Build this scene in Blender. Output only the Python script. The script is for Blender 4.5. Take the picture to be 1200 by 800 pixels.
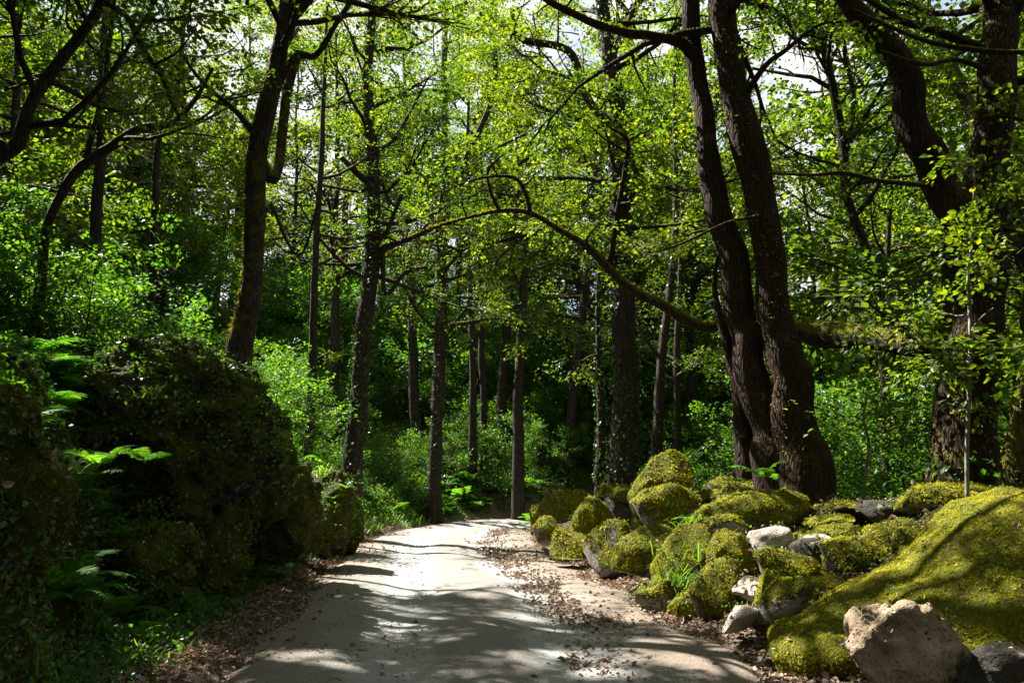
import bpy, bmesh, math, random
import numpy as np
from mathutils import Vector, Matrix

for o in list(bpy.data.objects):
    bpy.data.objects.remove(o)
SC = bpy.context.scene
COL = SC.collection
rad = math.radians

# ------------------------------------------------------------------ camera
EYE = 1.5
PITCH = rad(9.73)
FPX = 933.0                      # 28 mm lens on a 1200 px wide frame
cam_d = bpy.data.cameras.new("camera")
cam_d.lens = 28.0
cam_d.sensor_width = 36.0
cam_d.clip_start = 0.05
cam_d.clip_end = 5000
cam = bpy.data.objects.new("camera", cam_d)
COL.objects.link(cam)
cam.location = (0, 0, EYE)
cam.rotation_euler = (rad(90) + PITCH, 0, 0)
SC.camera = cam

# ------------------------------------------------------------------ light
SUN_EL = rad(52)
SUN_H = np.array([-0.80, 0.60]); SUN_H = SUN_H / np.linalg.norm(SUN_H)
SUN = np.array([SUN_H[0]*math.cos(SUN_EL), SUN_H[1]*math.cos(SUN_EL), math.sin(SUN_EL)])
sun_l = bpy.data.lights.new("sun", 'SUN')
sun_l.energy = 5.0
sun_l.angle = rad(0.53)
sun_l.color = (1.0, 0.95, 0.86)
sun_o = bpy.data.objects.new("sun", sun_l)
COL.objects.link(sun_o)
sun_o.location = (-20, 15, 40)
sun_o.rotation_euler = Vector(SUN).to_track_quat('Z', 'Y').to_euler()

world = bpy.data.worlds.new("World")
SC.world = world
world.use_nodes = True
wt = world.node_tree
wt.nodes.clear()
w_out = wt.nodes.new("ShaderNodeOutputWorld")
w_bg = wt.nodes.new("ShaderNodeBackground")
w_sky = wt.nodes.new("ShaderNodeTexSky")
w_sky.sky_type = 'NISHITA'
w_sky.sun_disc = False
w_sky.sun_elevation = SUN_EL
w_sky.sun_rotation = math.atan2(SUN_H[0], SUN_H[1])
w_sky.air_density = 1.0
w_sky.dust_density = 0.6
w_sky.ozone_density = 1.5
w_tc = wt.nodes.new("ShaderNodeTexCoord")
w_n = wt.nodes.new("ShaderNodeTexNoise")
w_n.inputs['Scale'].default_value = 2.3
w_n.inputs['Detail'].default_value = 6
w_n.inputs['Roughness'].default_value = 0.6
w_r = wt.nodes.new("ShaderNodeValToRGB")
w_r.color_ramp.elements[0].position = 0.40
w_r.color_ramp.elements[1].position = 0.54
w_m = wt.nodes.new("ShaderNodeMixRGB")
w_m.inputs['Color2'].default_value = (5.0, 5.05, 5.15, 1)
wt.links.new(w_tc.outputs['Generated'], w_n.inputs['Vector'])
wt.links.new(w_n.outputs['Fac'], w_r.inputs['Fac'])
wt.links.new(w_r.outputs['Color'], w_m.inputs['Fac'])
wt.links.new(w_sky.outputs['Color'], w_m.inputs['Color1'])
wt.links.new(w_m.outputs['Color'], w_bg.inputs['Color'])
w_bg.inputs['Strength'].default_value = 0.05
wt.links.new(w_bg.outputs['Background'], w_out.inputs['Surface'])

vs = SC.view_settings
vs.view_transform = 'Standard'
vs.look = 'None'
vs.exposure = 2.2
vs.gamma = 1.0
SC.display_settings.display_device = 'sRGB'
cy = SC.cycles
cy.max_bounces = 6
cy.diffuse_bounces = 1
cy.glossy_bounces = 1
cy.transmission_bounces = 3
cy.transparent_max_bounces = 4
cy.caustics_reflective = False
cy.caustics_refractive = False
cy.sample_clamp_indirect = 4.0
cy.use_denoising = True

# ------------------------------------------------------------------ helpers
def pix(px, py, d):
    """World point seen at photo pixel (1200x800) at forward distance d (metres)."""
    u = (px - 600) / FPX
    v = (400 - py) / FPX
    fy = math.cos(PITCH) - v * math.sin(PITCH)
    fz = math.sin(PITCH) + v * math.cos(PITCH)
    k = d / fy
    return np.array([u * k, d, EYE + fz * k])

def pix_scale(d):
    return d / FPX * 1.015

def hash01(ix, iy, iz, seed):
    n = (ix.astype(np.int64) * 374761393 + iy.astype(np.int64) * 668265263 + iz.astype(np.int64) * 2147483647 + seed * 1274126177) & 0xffffffff
    n = ((n ^ (n >> 13)) * 1274126177) & 0xffffffff
    n = ((n ^ (n >> 16)) * 2246822519) & 0xffffffff
    n = n ^ (n >> 15)
    return (n & 0xffffff) / float(0xffffff)

def vnoise(P, seed=0):
    P = np.asarray(P, float)
    i = np.floor(P).astype(np.int64)
    f = P - i
    f = f * f * (3 - 2 * f)
    r = 0
    for dx in (0, 1):
        wx = f[:, 0] if dx else 1 - f[:, 0]
        for dy in (0, 1):
            wy = f[:, 1] if dy else 1 - f[:, 1]
            for dz in (0, 1):
                wz = f[:, 2] if dz else 1 - f[:, 2]
                r = r + wx * wy * wz * hash01(i[:, 0] + dx, i[:, 1] + dy, i[:, 2] + dz, seed)
    return r

def fbm(P, seed=0, octaves=4, gain=0.5):
    P = np.asarray(P, float)
    a, s, t = 1.0, 0.0, 0.0
    for o in range(octaves):
        s = s + a * (vnoise(P * (2.03 ** o) + 17.3 * o, seed + o) * 2 - 1)
        t += a
        a *= gain
    return s / t

def sstep(a, b, x):
    t = np.clip((x - a) / (b - a), 0, 1)
    return t * t * (3 - 2 * t)

def norm_rows(A):
    return A / np.maximum(np.linalg.norm(A, axis=-1, keepdims=True), 1e-9)

def mesh_np(name, V, Q=None, T=None, smooth=False, attr=None):
    me = bpy.data.meshes.new(name)
    V = np.asarray(V, np.float32)
    loops, starts = [], []
    n = 0
    if Q is not None and len(Q):
        Q = np.asarray(Q, np.int32)
        loops.append(Q.ravel()); starts.append(n + np.arange(len(Q)) * 4); n += Q.size
    if T is not None and len(T):
        T = np.asarray(T, np.int32)
        loops.append(T.ravel()); starts.append(n + np.arange(len(T)) * 3); n += T.size
    L = np.concatenate(loops); S = np.concatenate(starts).astype(np.int32)
    me.vertices.add(len(V)); me.vertices.foreach_set('co', V.ravel())
    me.loops.add(len(L)); me.loops.foreach_set('vertex_index', L)
    me.polygons.add(len(S)); me.polygons.foreach_set('loop_start', S)
    me.polygons.foreach_set('use_smooth', np.full(len(S), bool(smooth)))
    if attr:
        for k, a in attr.items():
            at = me.attributes.new(k, 'FLOAT', 'POINT')
            at.data.foreach_set('value', np.asarray(a, np.float32))
    me.update(calc_edges=True)
    return me

def obj(name, me, mat=None, parent=None, loc=None):
    o = bpy.data.objects.new(name, me)
    if mat is not None and not me.materials:
        me.materials.append(mat)
    COL.objects.link(o)
    if parent is not None:
        o.parent = parent
    if loc is not None:
        o.location = [float(c) for c in loc]
    return o

def tag(o, label=None, cat=None, group=None, kind=None):
    if label: o['label'] = label
    if cat: o['category'] = cat
    if group: o['group'] = group
    if kind: o['kind'] = kind
    return o

def thing(name, label, cat, loc=(0, 0, 0), group=None):
    o = bpy.data.objects.new(name, None)
    o.empty_display_size = 0.2
    COL.objects.link(o)
    o.location = [float(c) for c in loc]
    return tag(o, label, cat, group)

# ------------------------------------------------------------------ materials
class NT:
    def __init__(s, name):
        s.m = bpy.data.materials.new(name)
        s.m.use_nodes = True
        s.t = s.m.node_tree
        s.t.nodes.clear()
        s.out = s.t.nodes.new("ShaderNodeOutputMaterial")
    def n(s, typ, **kw):
        nd = s.t.nodes.new(typ)
        for k, v in kw.items():
            if k in nd.inputs: nd.inputs[k].default_value = v
            else: setattr(nd, k, v)
        return nd
    def l(s, a, b): s.t.links.new(a, b)
    def ramp(s, fac, stops):
        r = s.t.nodes.new("ShaderNodeValToRGB")
        e = r.color_ramp.elements
        while len(e) < len(stops): e.new(0.5)
        for el, (p, c) in zip(e, stops):
            el.position = p
            el.color = (c[0], c[1], c[2], 1) if not isinstance(c, (int, float)) else (c, c, c, 1)
        s.l(fac, r.inputs['Fac'])
        return r.outputs['Color']
    def noise(s, scale, detail=4, rough=0.6, vec=None):
        nd = s.n("ShaderNodeTexNoise")
        nd.inputs['Scale'].default_value = scale
        nd.inputs['Detail'].default_value = detail
        nd.inputs['Roughness'].default_value = rough
        if vec is not None: s.l(vec, nd.inputs['Vector'])
        return nd.outputs['Fac']
    def mix(s, fac, a, b, mode='MIX'):
        nd = s.n("ShaderNodeMixRGB", blend_type=mode)
        for sock, v in (('Fac', fac), ('Color1', a), ('Color2', b)):
            if isinstance(v, (int, float)): nd.inputs[sock].default_value = v if sock == 'Fac' else (v, v, v, 1)
            elif isinstance(v, tuple): nd.inputs[sock].default_value = (v[0], v[1], v[2], 1)
            else: s.l(v, nd.inputs[sock])
        return nd.outputs['Color']
    def math(s, op, a, b=0.0):
        nd = s.n("ShaderNodeMath", operation=op)
        for i, v in enumerate((a, b)):
            if isinstance(v, (int, float)): nd.inputs[i].default_value = v
            else: s.l(v, nd.inputs[i])
        return nd.outputs[0]
    def bump(s, h, strength=0.5, dist=0.02, normal=None):
        b = s.n("ShaderNodeBump")
        b.inputs['Strength'].default_value = strength
        b.inputs['Distance'].default_value = dist
        s.l(h, b.inputs['Height'])
        if normal is not None: s.l(normal, b.inputs['Normal'])
        return b.outputs['Normal']

def leaf_material(name, stops, trans, gloss=0.10, rough=0.45, tmix=0.45, patchy=0.0):
    """Thin leaf: diffuse and light passing through, hue varies from leaf to leaf."""
    k = NT(name)
    geo = k.n("ShaderNodeNewGeometry")
    oi = k.n("ShaderNodeObjectInfo")
    f = k.math('ADD', k.math('MULTIPLY', geo.outputs['Random Per Island'], 0.75), k.math('MULTIPLY', oi.outputs['Random'], 0.25))
    if patchy:
        tcp = k.n("ShaderNodeTexCoord").outputs['Object']
        big = k.math('ADD', k.math('MULTIPLY', k.noise(2.2, 4, 0.6, tcp), 0.55), k.math('MULTIPLY', k.noise(9.0, 5, 0.65, tcp), 0.45))
        f = k.math('ADD', k.math('MULTIPLY', f, 1 - patchy), k.math('MULTIPLY', k.ramp(big, [(0.36, 0.0), (0.62, 1.0)]), patchy))
    col = k.ramp(f, stops)
    d = k.n("ShaderNodeBsdfDiffuse"); k.l(col, d.inputs['Color'])
    t = k.n("ShaderNodeBsdfTranslucent")
    tc = k.mix(1.0, col, trans, 'MULTIPLY')
    k.l(tc, t.inputs['Color'])
    mx = k.n("ShaderNodeMixShader"); mx.inputs[0].default_value = tmix
    k.l(d.outputs[0], mx.inputs[1]); k.l(t.outputs[0], mx.inputs[2])
    g = k.n("ShaderNodeBsdfGlossy"); g.inputs['Roughness'].default_value = rough
    g.inputs['Color'].default_value = (0.9, 0.95, 1.0, 1)
    fr = k.n("ShaderNodeLayerWeight"); fr.inputs['Blend'].default_value = 0.5
    mg = k.n("ShaderNodeMixShader")
    k.l(k.math('MULTIPLY', k.math('ADD', k.math('POWER', fr.outputs['Facing'], 3.0), 0.25), gloss), mg.inputs[0])
    k.l(mx.outputs[0], mg.inputs[1]); k.l(g.outputs[0], mg.inputs[2])
    k.l(mg.outputs[0], k.out.inputs['Surface'])
    return k.m

LEAF = leaf_material("oak_leaf", [(0.0, (0.014, 0.042, 0.005)), (0.4, (0.040, 0.080, 0.006)), (0.8, (0.095, 0.132, 0.007)), (1.0, (0.18, 0.18, 0.010))], (2.6, 2.6, 0.85), gloss=0.06)
LEAF_DEEP = leaf_material("understory_leaf", [(0.0, (0.014, 0.050, 0.008)), (0.5, (0.034, 0.092, 0.010)), (1.0, (0.09, 0.15, 0.012))], (3.0, 3.0, 1.0), gloss=0.06, rough=0.4)
IVY = leaf_material("ivy_leaf", [(0.0, (0.012, 0.035, 0.010)), (0.6, (0.025, 0.06, 0.012)), (1.0, (0.06, 0.10, 0.015))], (2.2, 2.6, 1.0), gloss=0.10, rough=0.4, tmix=0.3)
IVY_GROUND = leaf_material("ground_ivy_leaf", [(0.0, (0.016, 0.050, 0.010)), (0.6, (0.045, 0.105, 0.014)), (1.0, (0.11, 0.16, 0.016))], (2.6, 2.8, 1.0), gloss=0.16, rough=0.4, tmix=0.35)
FERN = leaf_material("fern_frond", [(0.0, (0.03, 0.10, 0.012)), (0.6, (0.055, 0.15, 0.015)), (1.0, (0.12, 0.20, 0.015))], (3.0, 3.0, 1.0), gloss=0.03)
GRASS = leaf_material("grass_blade", [(0.0, (0.04, 0.10, 0.010)), (0.6, (0.09, 0.17, 0.012)), (1.0, (0.18, 0.21, 0.03))], (3.0, 3.0, 1.0), gloss=0.08)
LITTER = leaf_material("dry_leaf", [(0.0, (0.07, 0.045, 0.03)), (0.35, (0.17, 0.115, 0.075)), (0.7, (0.30, 0.22, 0.16)), (1.0, (0.46, 0.37, 0.29))], (1.2, 1.0, 0.8), gloss=0.05, tmix=0.15)
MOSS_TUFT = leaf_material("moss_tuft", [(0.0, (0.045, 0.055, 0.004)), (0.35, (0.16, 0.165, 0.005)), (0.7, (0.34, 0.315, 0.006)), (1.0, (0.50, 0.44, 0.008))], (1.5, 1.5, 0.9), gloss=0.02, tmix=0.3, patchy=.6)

MOSS_DARK = leaf_material("shaded_moss_tuft", [(0.0, (0.026, 0.040, 0.004)), (0.5, (0.080, 0.098, 0.006)), (1.0, (0.21, 0.20, 0.007))], (1.6, 1.6, 0.9), gloss=0.02, tmix=0.3)  # darker copy of the moss, the bank's shade put into its colour

def rock_material(name, light, dark, mossy=True, mk=1.0):
    """Stone with lichen and a moss coat where the 'moss' attribute of the rock says so."""
    k = NT(name)
    tc = k.n("ShaderNodeTexCoord").outputs['Object']
    n1 = k.noise(3.0, 8, 0.65, tc)
    n2 = k.noise(22.0, 6, 0.7, tc)
    base = k.mix(k.ramp(n1, [(0.35, 0.0), (0.65, 1.0)]), dark, light)
    vo = k.n("ShaderNodeTexVoronoi"); vo.inputs['Scale'].default_value = 38; k.l(tc, vo.inputs['Vector'])
    pit = k.ramp(vo.outputs['Distance'], [(0.1, 0.0), (0.35, 1.0)])
    base = k.mix(k.math('MULTIPLY', k.math('SUBTRACT', 1.0, pit), 0.45), base, (dark[0]*.4, dark[1]*.35, dark[2]*.3))
    lich = k.ramp(k.noise(9.0, 5, 0.6, tc), [(0.60, 0.0), (0.66, 1.0)])
    base = k.mix(k.math('MULTIPLY', lich, 0.5), base, (0.42, 0.40, 0.33))
    stain = k.ramp(k.noise(5.0, 5, 0.6, tc), [(0.55, 0.0), (0.7, 1.0)])
    base = k.mix(k.math('MULTIPLY', stain, 0.35), base, (0.20, 0.12, 0.055))
    h = k.math('ADD', k.math('MULTIPLY', n1, 1.2), k.math('ADD', k.math('MULTIPLY', n2, 0.5), k.math('MULTIPLY', pit, 0.15)))
    nr = k.bump(h, 1.0, 0.07)
    p = k.n("ShaderNodeBsdfPrincipled")
    p.inputs['Roughness'].default_value = 0.85
    p.inputs['Specular IOR Level'].default_value = 0.25
    k.l(nr, p.inputs['Normal'])
    if mossy:
        at = k.n("ShaderNodeAttribute", attribute_name="moss")
        m2 = k.noise(60.0, 4, 0.7, tc)
        mc = k.ramp(k.math('ADD', k.math('MULTIPLY', k.noise(4.0, 5, 0.6, tc), 0.6), k.math('MULTIPLY', m2, 0.4)),
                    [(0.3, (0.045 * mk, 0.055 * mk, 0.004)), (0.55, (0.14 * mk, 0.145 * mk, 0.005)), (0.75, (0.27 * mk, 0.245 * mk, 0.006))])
        f = k.ramp(k.math('ADD', at.outputs['Fac'], k.math('MULTIPLY', k.math('SUBTRACT', n2, 0.5), 0.7)), [(0.42, 0.0), (0.55, 1.0)])
        base = k.mix(f, base, mc)
        nb = k.bump(k.math('MULTIPLY', m2, f), 1.0, 0.03, nr)
        k.l(nb, p.inputs['Normal'])
    k.l(base, p.inputs['Base Color'])
    k.l(p.outputs[0], k.out.inputs['Surface'])
    return k.m

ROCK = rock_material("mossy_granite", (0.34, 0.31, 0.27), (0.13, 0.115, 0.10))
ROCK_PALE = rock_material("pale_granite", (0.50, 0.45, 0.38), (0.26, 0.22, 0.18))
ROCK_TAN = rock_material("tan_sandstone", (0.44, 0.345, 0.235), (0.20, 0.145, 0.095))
ROCK_DARK = rock_material("dark_granite", (0.13, 0.115, 0.095), (0.04, 0.035, 0.028))  # darker tone of the granite
ROCK_BANK = rock_material("bank_granite", (0.075, 0.065, 0.05), (0.022, 0.019, 0.014), True, .5)  # moss coat darkened too, with the bank's shade in its colour

def bark_material(name, c0, c1, moss=0.5, mosscol=(0.13, 0.125, 0.01)):
    k = NT(name)
    tc = k.n("ShaderNodeTexCoord").outputs['Object']
    mp = k.n("ShaderNodeMapping"); mp.inputs['Scale'].default_value = (1, 1, 0.22); k.l(tc, mp.inputs['Vector'])
    vo = k.n("ShaderNodeTexVoronoi"); vo.inputs['Scale'].default_value = 22; vo.feature = 'DISTANCE_TO_EDGE'; k.l(mp.outputs[0], vo.inputs['Vector'])
    n1 = k.noise(14, 7, 0.7, mp.outputs[0])
    crack = k.ramp(vo.outputs['Distance'], [(0.0, 0.0), (0.25, 1.0)])
    col = k.mix(k.ramp(n1, [(0.3, 0.0), (0.7, 1.0)]), c0, c1)
    col = k.mix(k.math('MULTIPLY', k.math('SUBTRACT', 1.0, crack), 0.6), col, (c0[0]*.35, c0[1]*.35, c0[2]*.35))
    lich = k.ramp(k.noise(6.0, 6, 0.65, tc), [(0.62, 0.0), (0.68, 1.0)])
    col = k.mix(k.math('MULTIPLY', lich, 0.35), col, (0.20, 0.20, 0.17))
    geo = k.n("ShaderNodeNewGeometry")
    sx = k.n("ShaderNodeSeparateXYZ"); k.l(geo.outputs['Normal'], sx.inputs[0])
    up = k.math('ADD', k.math('MULTIPLY', sx.outputs[2], 0.55), k.math('MULTIPLY', k.noise(3.5, 6, 0.7, tc), 0.9))
    f = k.ramp(up, [(0.62 - 0.22 * moss, 0.0), (0.80 - 0.22 * moss, 1.0)])
    mc = k.mix(k.noise(50, 3, 0.6, tc), (mosscol[0]*.5, mosscol[1]*.5, mosscol[2]*.5), mosscol)
    col = k.mix(k.math('MULTIPLY', f, min(1.0, moss + 0.3)), col, mc)
    h = k.math('ADD', k.math('MULTIPLY', crack, 0.7), k.math('MULTIPLY', n1, 0.6))
    p = k.n("ShaderNodeBsdfPrincipled")
    p.inputs['Roughness'].default_value = 0.9
    p.inputs['Specular IOR Level'].default_value = 0.15
    k.l(col, p.inputs['Base Color'])
    k.l(k.bump(h, 0.9, 0.03), p.inputs['Normal'])
    k.l(p.outputs[0], k.out.inputs['Surface'])
    return k.m

BARK = bark_material("oak_bark", (0.028, 0.022, 0.018), (0.075, 0.058, 0.044), 0.30)
BARK_MOSS = bark_material("mossy_bark", (0.026, 0.020, 0.016), (0.065, 0.048, 0.036), 0.8)
BARK_RED = bark_material("reddish_bark", (0.022, 0.014, 0.010), (0.062, 0.034, 0.023), 0.25)
BARK_GREY = bark_material("pale_bark", (0.16, 0.14, 0.12), (0.34, 0.30, 0.26), 0.1)

def ground_material():
    k = NT("forest_floor")
    tc = k.n("ShaderNodeTexCoord").outputs['Object']
    n1 = k.noise(1.3, 8, 0.65, tc)
    n2 = k.noise(35, 6, 0.75, tc)
    n3 = k.noise(9, 6, 0.7, tc)
    at = k.n("ShaderNodeAttribute", attribute_name="verge").outputs['Fac']
    soil = k.ramp(n2, [(0.3, (0.014, 0.011, 0.007)), (0.55, (0.045, 0.032, 0.02)), (0.75, (0.11, 0.08, 0.055))])
    moss = k.ramp(n2, [(0.3, (0.012, 0.020, 0.003)), (0.7, (0.06, 0.075, 0.006))])
    f = k.ramp(k.math('ADD', k.math('MULTIPLY', n1, 0.6), k.math('MULTIPLY', n3, 0.4)), [(0.38, 0.0), (0.50, 1.0)])
    col = k.mix(f, soil, moss)
    dry = k.ramp(n2, [(0.3, (0.09, 0.065, 0.045)), (0.55, (0.20, 0.155, 0.115)), (0.75, (0.34, 0.27, 0.21))])
    col = k.mix(at, col, dry)
    p = k.n("ShaderNodeBsdfPrincipled"); p.inputs['Roughness'].default_value = 0.95
    p.inputs['Specular IOR Level'].default_value = 0.1
    k.l(col, p.inputs['Base Color'])
    k.l(k.bump(k.math('ADD', k.math('MULTIPLY', n2, 0.5), n3), 1.0, 0.08), p.inputs['Normal'])
    k.l(p.outputs[0], k.out.inputs['Surface'])
    return k.m

def road_material():
    k = NT("gravel_track")
    tc = k.n("ShaderNodeTexCoord").outputs['Object']
    n1 = k.noise(0.9, 6, 0.6, tc)
    n2 = k.noise(70, 5, 0.8, tc)
    n3 = k.noise(7, 6, 0.7, tc)
    rut = k.n("ShaderNodeAttribute", attribute_name="rut").outputs['Fac']
    gravel = k.ramp(n2, [(0.28, (0.05, 0.046, 0.042)), (0.5, (0.22, 0.205, 0.185)), (0.72, (0.52, 0.49, 0.45))])
    fines = k.ramp(n2, [(0.28, (0.22, 0.215, 0.21)), (0.5, (0.36, 0.355, 0.345)), (0.72, (0.50, 0.49, 0.475))])
    f = k.ramp(k.math('ADD', rut, k.math('MULTIPLY', k.math('SUBTRACT', n3, 0.5), 0.9)), [(0.35, 0.0), (0.65, 1.0)])
    col = k.mix(f, gravel, fines)
    vo = k.n("ShaderNodeTexVoronoi"); vo.inputs['Scale'].default_value = 55; k.l(tc, vo.inputs['Vector'])
    st = k.ramp(vo.outputs['Distance'], [(0.15, 1.0), (0.35, 0.0)])
    col = k.mix(k.math('MULTIPLY', k.math('MULTIPLY', st, k.math('SUBTRACT', 1.0, f)), 0.45), col, vo.outputs['Color'], 'SOFT_LIGHT')
    col = k.mix(k.math('MULTIPLY', k.ramp(n1, [(0.4, 0.0), (0.7, 1.0)]), 0.35), col, (0.15, 0.13, 0.105))
    ed = k.n("ShaderNodeAttribute", attribute_name="edge").outputs['Fac']
    duff = k.ramp(n2, [(0.3, (0.07, 0.055, 0.042)), (0.52, (0.20, 0.165, 0.13)), (0.72, (0.42, 0.36, 0.30))])
    col = k.mix(k.ramp(k.math('ADD', ed, k.math('MULTIPLY', k.math('SUBTRACT', n3, 0.5), 0.8)), [(0.3, 0.0), (0.75, 1.0)]), col, duff)
    p = k.n("ShaderNodeBsdfPrincipled"); p.inputs['Roughness'].default_value = 0.9
    p.inputs['Specular IOR Level'].default_value = 0.2
    k.l(col, p.inputs['Base Color'])
    h = k.math('ADD', k.math('MULTIPLY', n2, 0.5), k.math('ADD', k.math('MULTIPLY', n3, 0.8), k.math('MULTIPLY', st, 0.3)))
    k.l(k.bump(h, 0.9, 0.03), p.inputs['Normal'])
    k.l(p.outputs[0], k.out.inputs['Surface'])
    return k.m

def pebble_material():
    k = NT("pebble")
    geo = k.n("ShaderNodeNewGeometry")
    col = k.ramp(geo.outputs['Random Per Island'], [(0.0, (0.12, 0.10, 0.085)), (0.6, (0.30, 0.27, 0.23)), (1.0, (0.50, 0.46, 0.40))])
    p = k.n("ShaderNodeBsdfPrincipled"); p.inputs['Roughness'].default_value = 0.9
    k.l(col, p.inputs['Base Color']); k.l(p.outputs[0], k.out.inputs['Surface'])
    return k.m

# ------------------------------------------------------------------ ground shape
_C = np.array([(0.35, -14), (0.25, -4), (0.1, 2), (-0.05, 5.8), (-0.45, 10), (-1.05, 15), (-1.5, 19.5), (-1.3, 23.5), (0.1, 27.5), (3.4, 31), (9, 33.6), (16, 35.2), (25, 36), (42, 37), (80, 40)], float)
def catmull(P, per=12):
    P = np.asarray(P, float)
    Pp = np.vstack([2 * P[0] - P[1], P, 2 * P[-1] - P[-2]])
    out = []
    t = np.linspace(0, 1, per, endpoint=False)[:, None]
    for i in range(len(P) - 1):
        a, b, c, d = Pp[i:i + 4]
        out.append(0.5 * (2 * b + (c - a) * t + (2 * a - 5 * b + 4 * c - d) * t ** 2 + (3 * b - a - 3 * c + d) * t ** 3))
    out.append(P[-1:])
    return np.vstack(out)
CL = catmull(_C, 14)
CT = norm_rows(np.gradient(CL, axis=0))
CN = np.stack([CT[:, 1], -CT[:, 0]], 1)          # points to the right of travel

def lateral(x, y):
    """Signed distance from the road's centre line (right is positive) and the index along it."""
    P = np.stack([np.ravel(x), np.ravel(y)], 1)
    s = np.empty(len(P)); ix = np.empty(len(P), int)
    for i in range(0, len(P), 20000):
        q = P[i:i + 20000]
        d2 = ((q[:, None, :] - CL[None]) ** 2).sum(2)
        j = d2.argmin(1)
        rel = q - CL[j]
        sg = np.sign((rel * CN[j]).sum(1)); sg[sg == 0] = 1
        s[i:i + 20000] = sg * np.sqrt(d2[np.arange(len(q)), j]); ix[i:i + 20000] = j
    return s, CL[ix, 1]

HALF = 2.35
def height(x, y):
    x = np.atleast_1d(np.asarray(x, float)); y = np.atleast_1d(np.asarray(y, float))
    s, ty = lateral(x, y)
    P = np.stack([x, y, 0 * x], 1)
    n_big = fbm(P * 0.25, 3, 3)
    n_mid = fbm(P * 0.9, 5, 3)
    n_fin = fbm(P * 3.5, 9, 3)
    wide = 1.0 * sstep(3.0, 8.5, ty) * (1 - sstep(11, 17, ty))
    le = np.maximum(0, -s - HALF - wide + 0.30 * n_mid)
    ri = np.maximum(0, s - HALF + 0.25 * n_mid)
    B = 2.15 - 1.6 * sstep(13.0, 18.5, ty)
    zl = B * sstep(0.0, 1.25, le) + 0.42 * np.maximum(0, le - 0.7) - 0.0035 * np.maximum(0, le - 14) ** 2
    zl = np.minimum(zl, 0.32 * le + 9)
    zl = zl + sstep(0.1, 1.2, le) * (0.35 * n_big + 0.30 * n_mid + 0.16 * n_fin + 0.30 * np.abs(fbm(P * 1.7, 13, 2)) + 0.05 * fbm(P * 8, 15, 2))
    wdt = 3.4 - 1.3 * sstep(9, 13, ty)
    zr = 1.08 * sstep(3.6, 8.0, ty) * sstep(0.0, 1.0, ri / wdt) - 0.16 * np.maximum(0, ri - 3.2) - 0.10 * np.maximum(0, ri - 9)
    zr = np.maximum(zr, -9 - 0.02 * ri)
    zr = zr + sstep(0.1, 1.2, ri) * (0.2 * n_big + 0.12 * n_mid + 0.05 * n_fin)
    z = np.where(s < 0, zl, zr)
    bed = -0.07 + 0.02 * n_fin + 0.13 * sstep(HALF - 0.35, HALF + 0.15, np.abs(s) + 0.25 * n_mid)
    return z + bed

def ground_at(x, y):
    return float(height([x], [y])[0])

def axis(lo, hi, fine_lo, fine_hi, step, grow=1.16):
    a = list(np.arange(fine_lo, fine_hi + step / 2, step))
    d = step
    while a[-1] < hi: d *= grow; a.append(a[-1] + d)
    d = step
    while a[0] > lo: d *= grow; a.insert(0, a[0] - d)
    return np.array(a)

def grid_faces(nx, ny):
    i = np.arange(nx - 1)[None, :] + (np.arange(ny - 1) * nx)[:, None]
    i = i.ravel()
    return np.stack([i, i + 1, i + 1 + nx, i + nx], 1)

gx = axis(-700, 700, -8, 8, 0.13)
gy = axis(-200, 1200, 2.0, 24, 0.15)
GX, GY = np.meshgrid(gx, gy)
GZ = height(GX.ravel(), GY.ravel())
gs, gty = lateral(GX.ravel(), GY.ravel())
verge = sstep(HALF + 0.9, HALF - 0.1, np.abs(gs) + 0.35 * fbm(np.stack([GX.ravel(), GY.ravel(), 0 * GZ], 1) * 1.7, 21, 3))
me = mesh_np("ground", np.stack([GX.ravel(), GY.ravel(), GZ], 1), grid_faces(len(gx), len(gy)), smooth=True, attr={"verge": verge})
ground = tag(obj("ground", me, ground_material()), "steep forest floor of soil moss and dead leaves beside the track", kind="structure")

# gravel track
def road_surface():
    tt = np.linspace(0, len(CL) - 1.001, 620)
    i = tt.astype(int); f = (tt - i)[:, None]
    c = CL[i] * (1 - f) + CL[i + 1] * f
    nrm = norm_rows(CN[i] * (1 - f) + CN[i + 1] * f)
    lat = np.linspace(-2.45, 2.45, 50)
    X = c[:, 0:1] + nrm[:, 0:1] * lat; Y = c[:, 1:2] + nrm[:, 1:2] * lat
    P = np.stack([X.ravel(), Y.ravel(), 0 * X.ravel()], 1)
    L = np.tile(lat, len(tt))
    wob = 0.18 * fbm(P * 0.5, 31, 2)
    rut = np.exp(-((L + 0.78 + wob) / 0.42) ** 2) + np.exp(-((L - 0.78 + wob) / 0.42) ** 2)
    z = 0.035 * np.cos(L * 0.6) - 0.065 * rut + 0.03 * fbm(P * 0.8, 33, 3) + 0.012 * fbm(P * 5, 35, 3)
    z = z - 0.12 * sstep(1.9, 2.45, np.abs(L) + 0.3 * fbm(P * 1.1, 37, 2))
    me = mesh_np("road", np.stack([X.ravel(), Y.ravel(), z], 1), grid_faces(len(lat), len(tt)), smooth=True, attr={"rut": np.clip(rut, 0, 1), "edge": sstep(.85, 2.1, np.where(L > 0, L + .15, -L - .25) + .55 * fbm(P * 1.3, 55, 3))})
    return tag(obj("road", me, road_material()), "pale gravel track with two worn wheel ruts bending out of sight", kind="structure")
road_surface()

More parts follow.
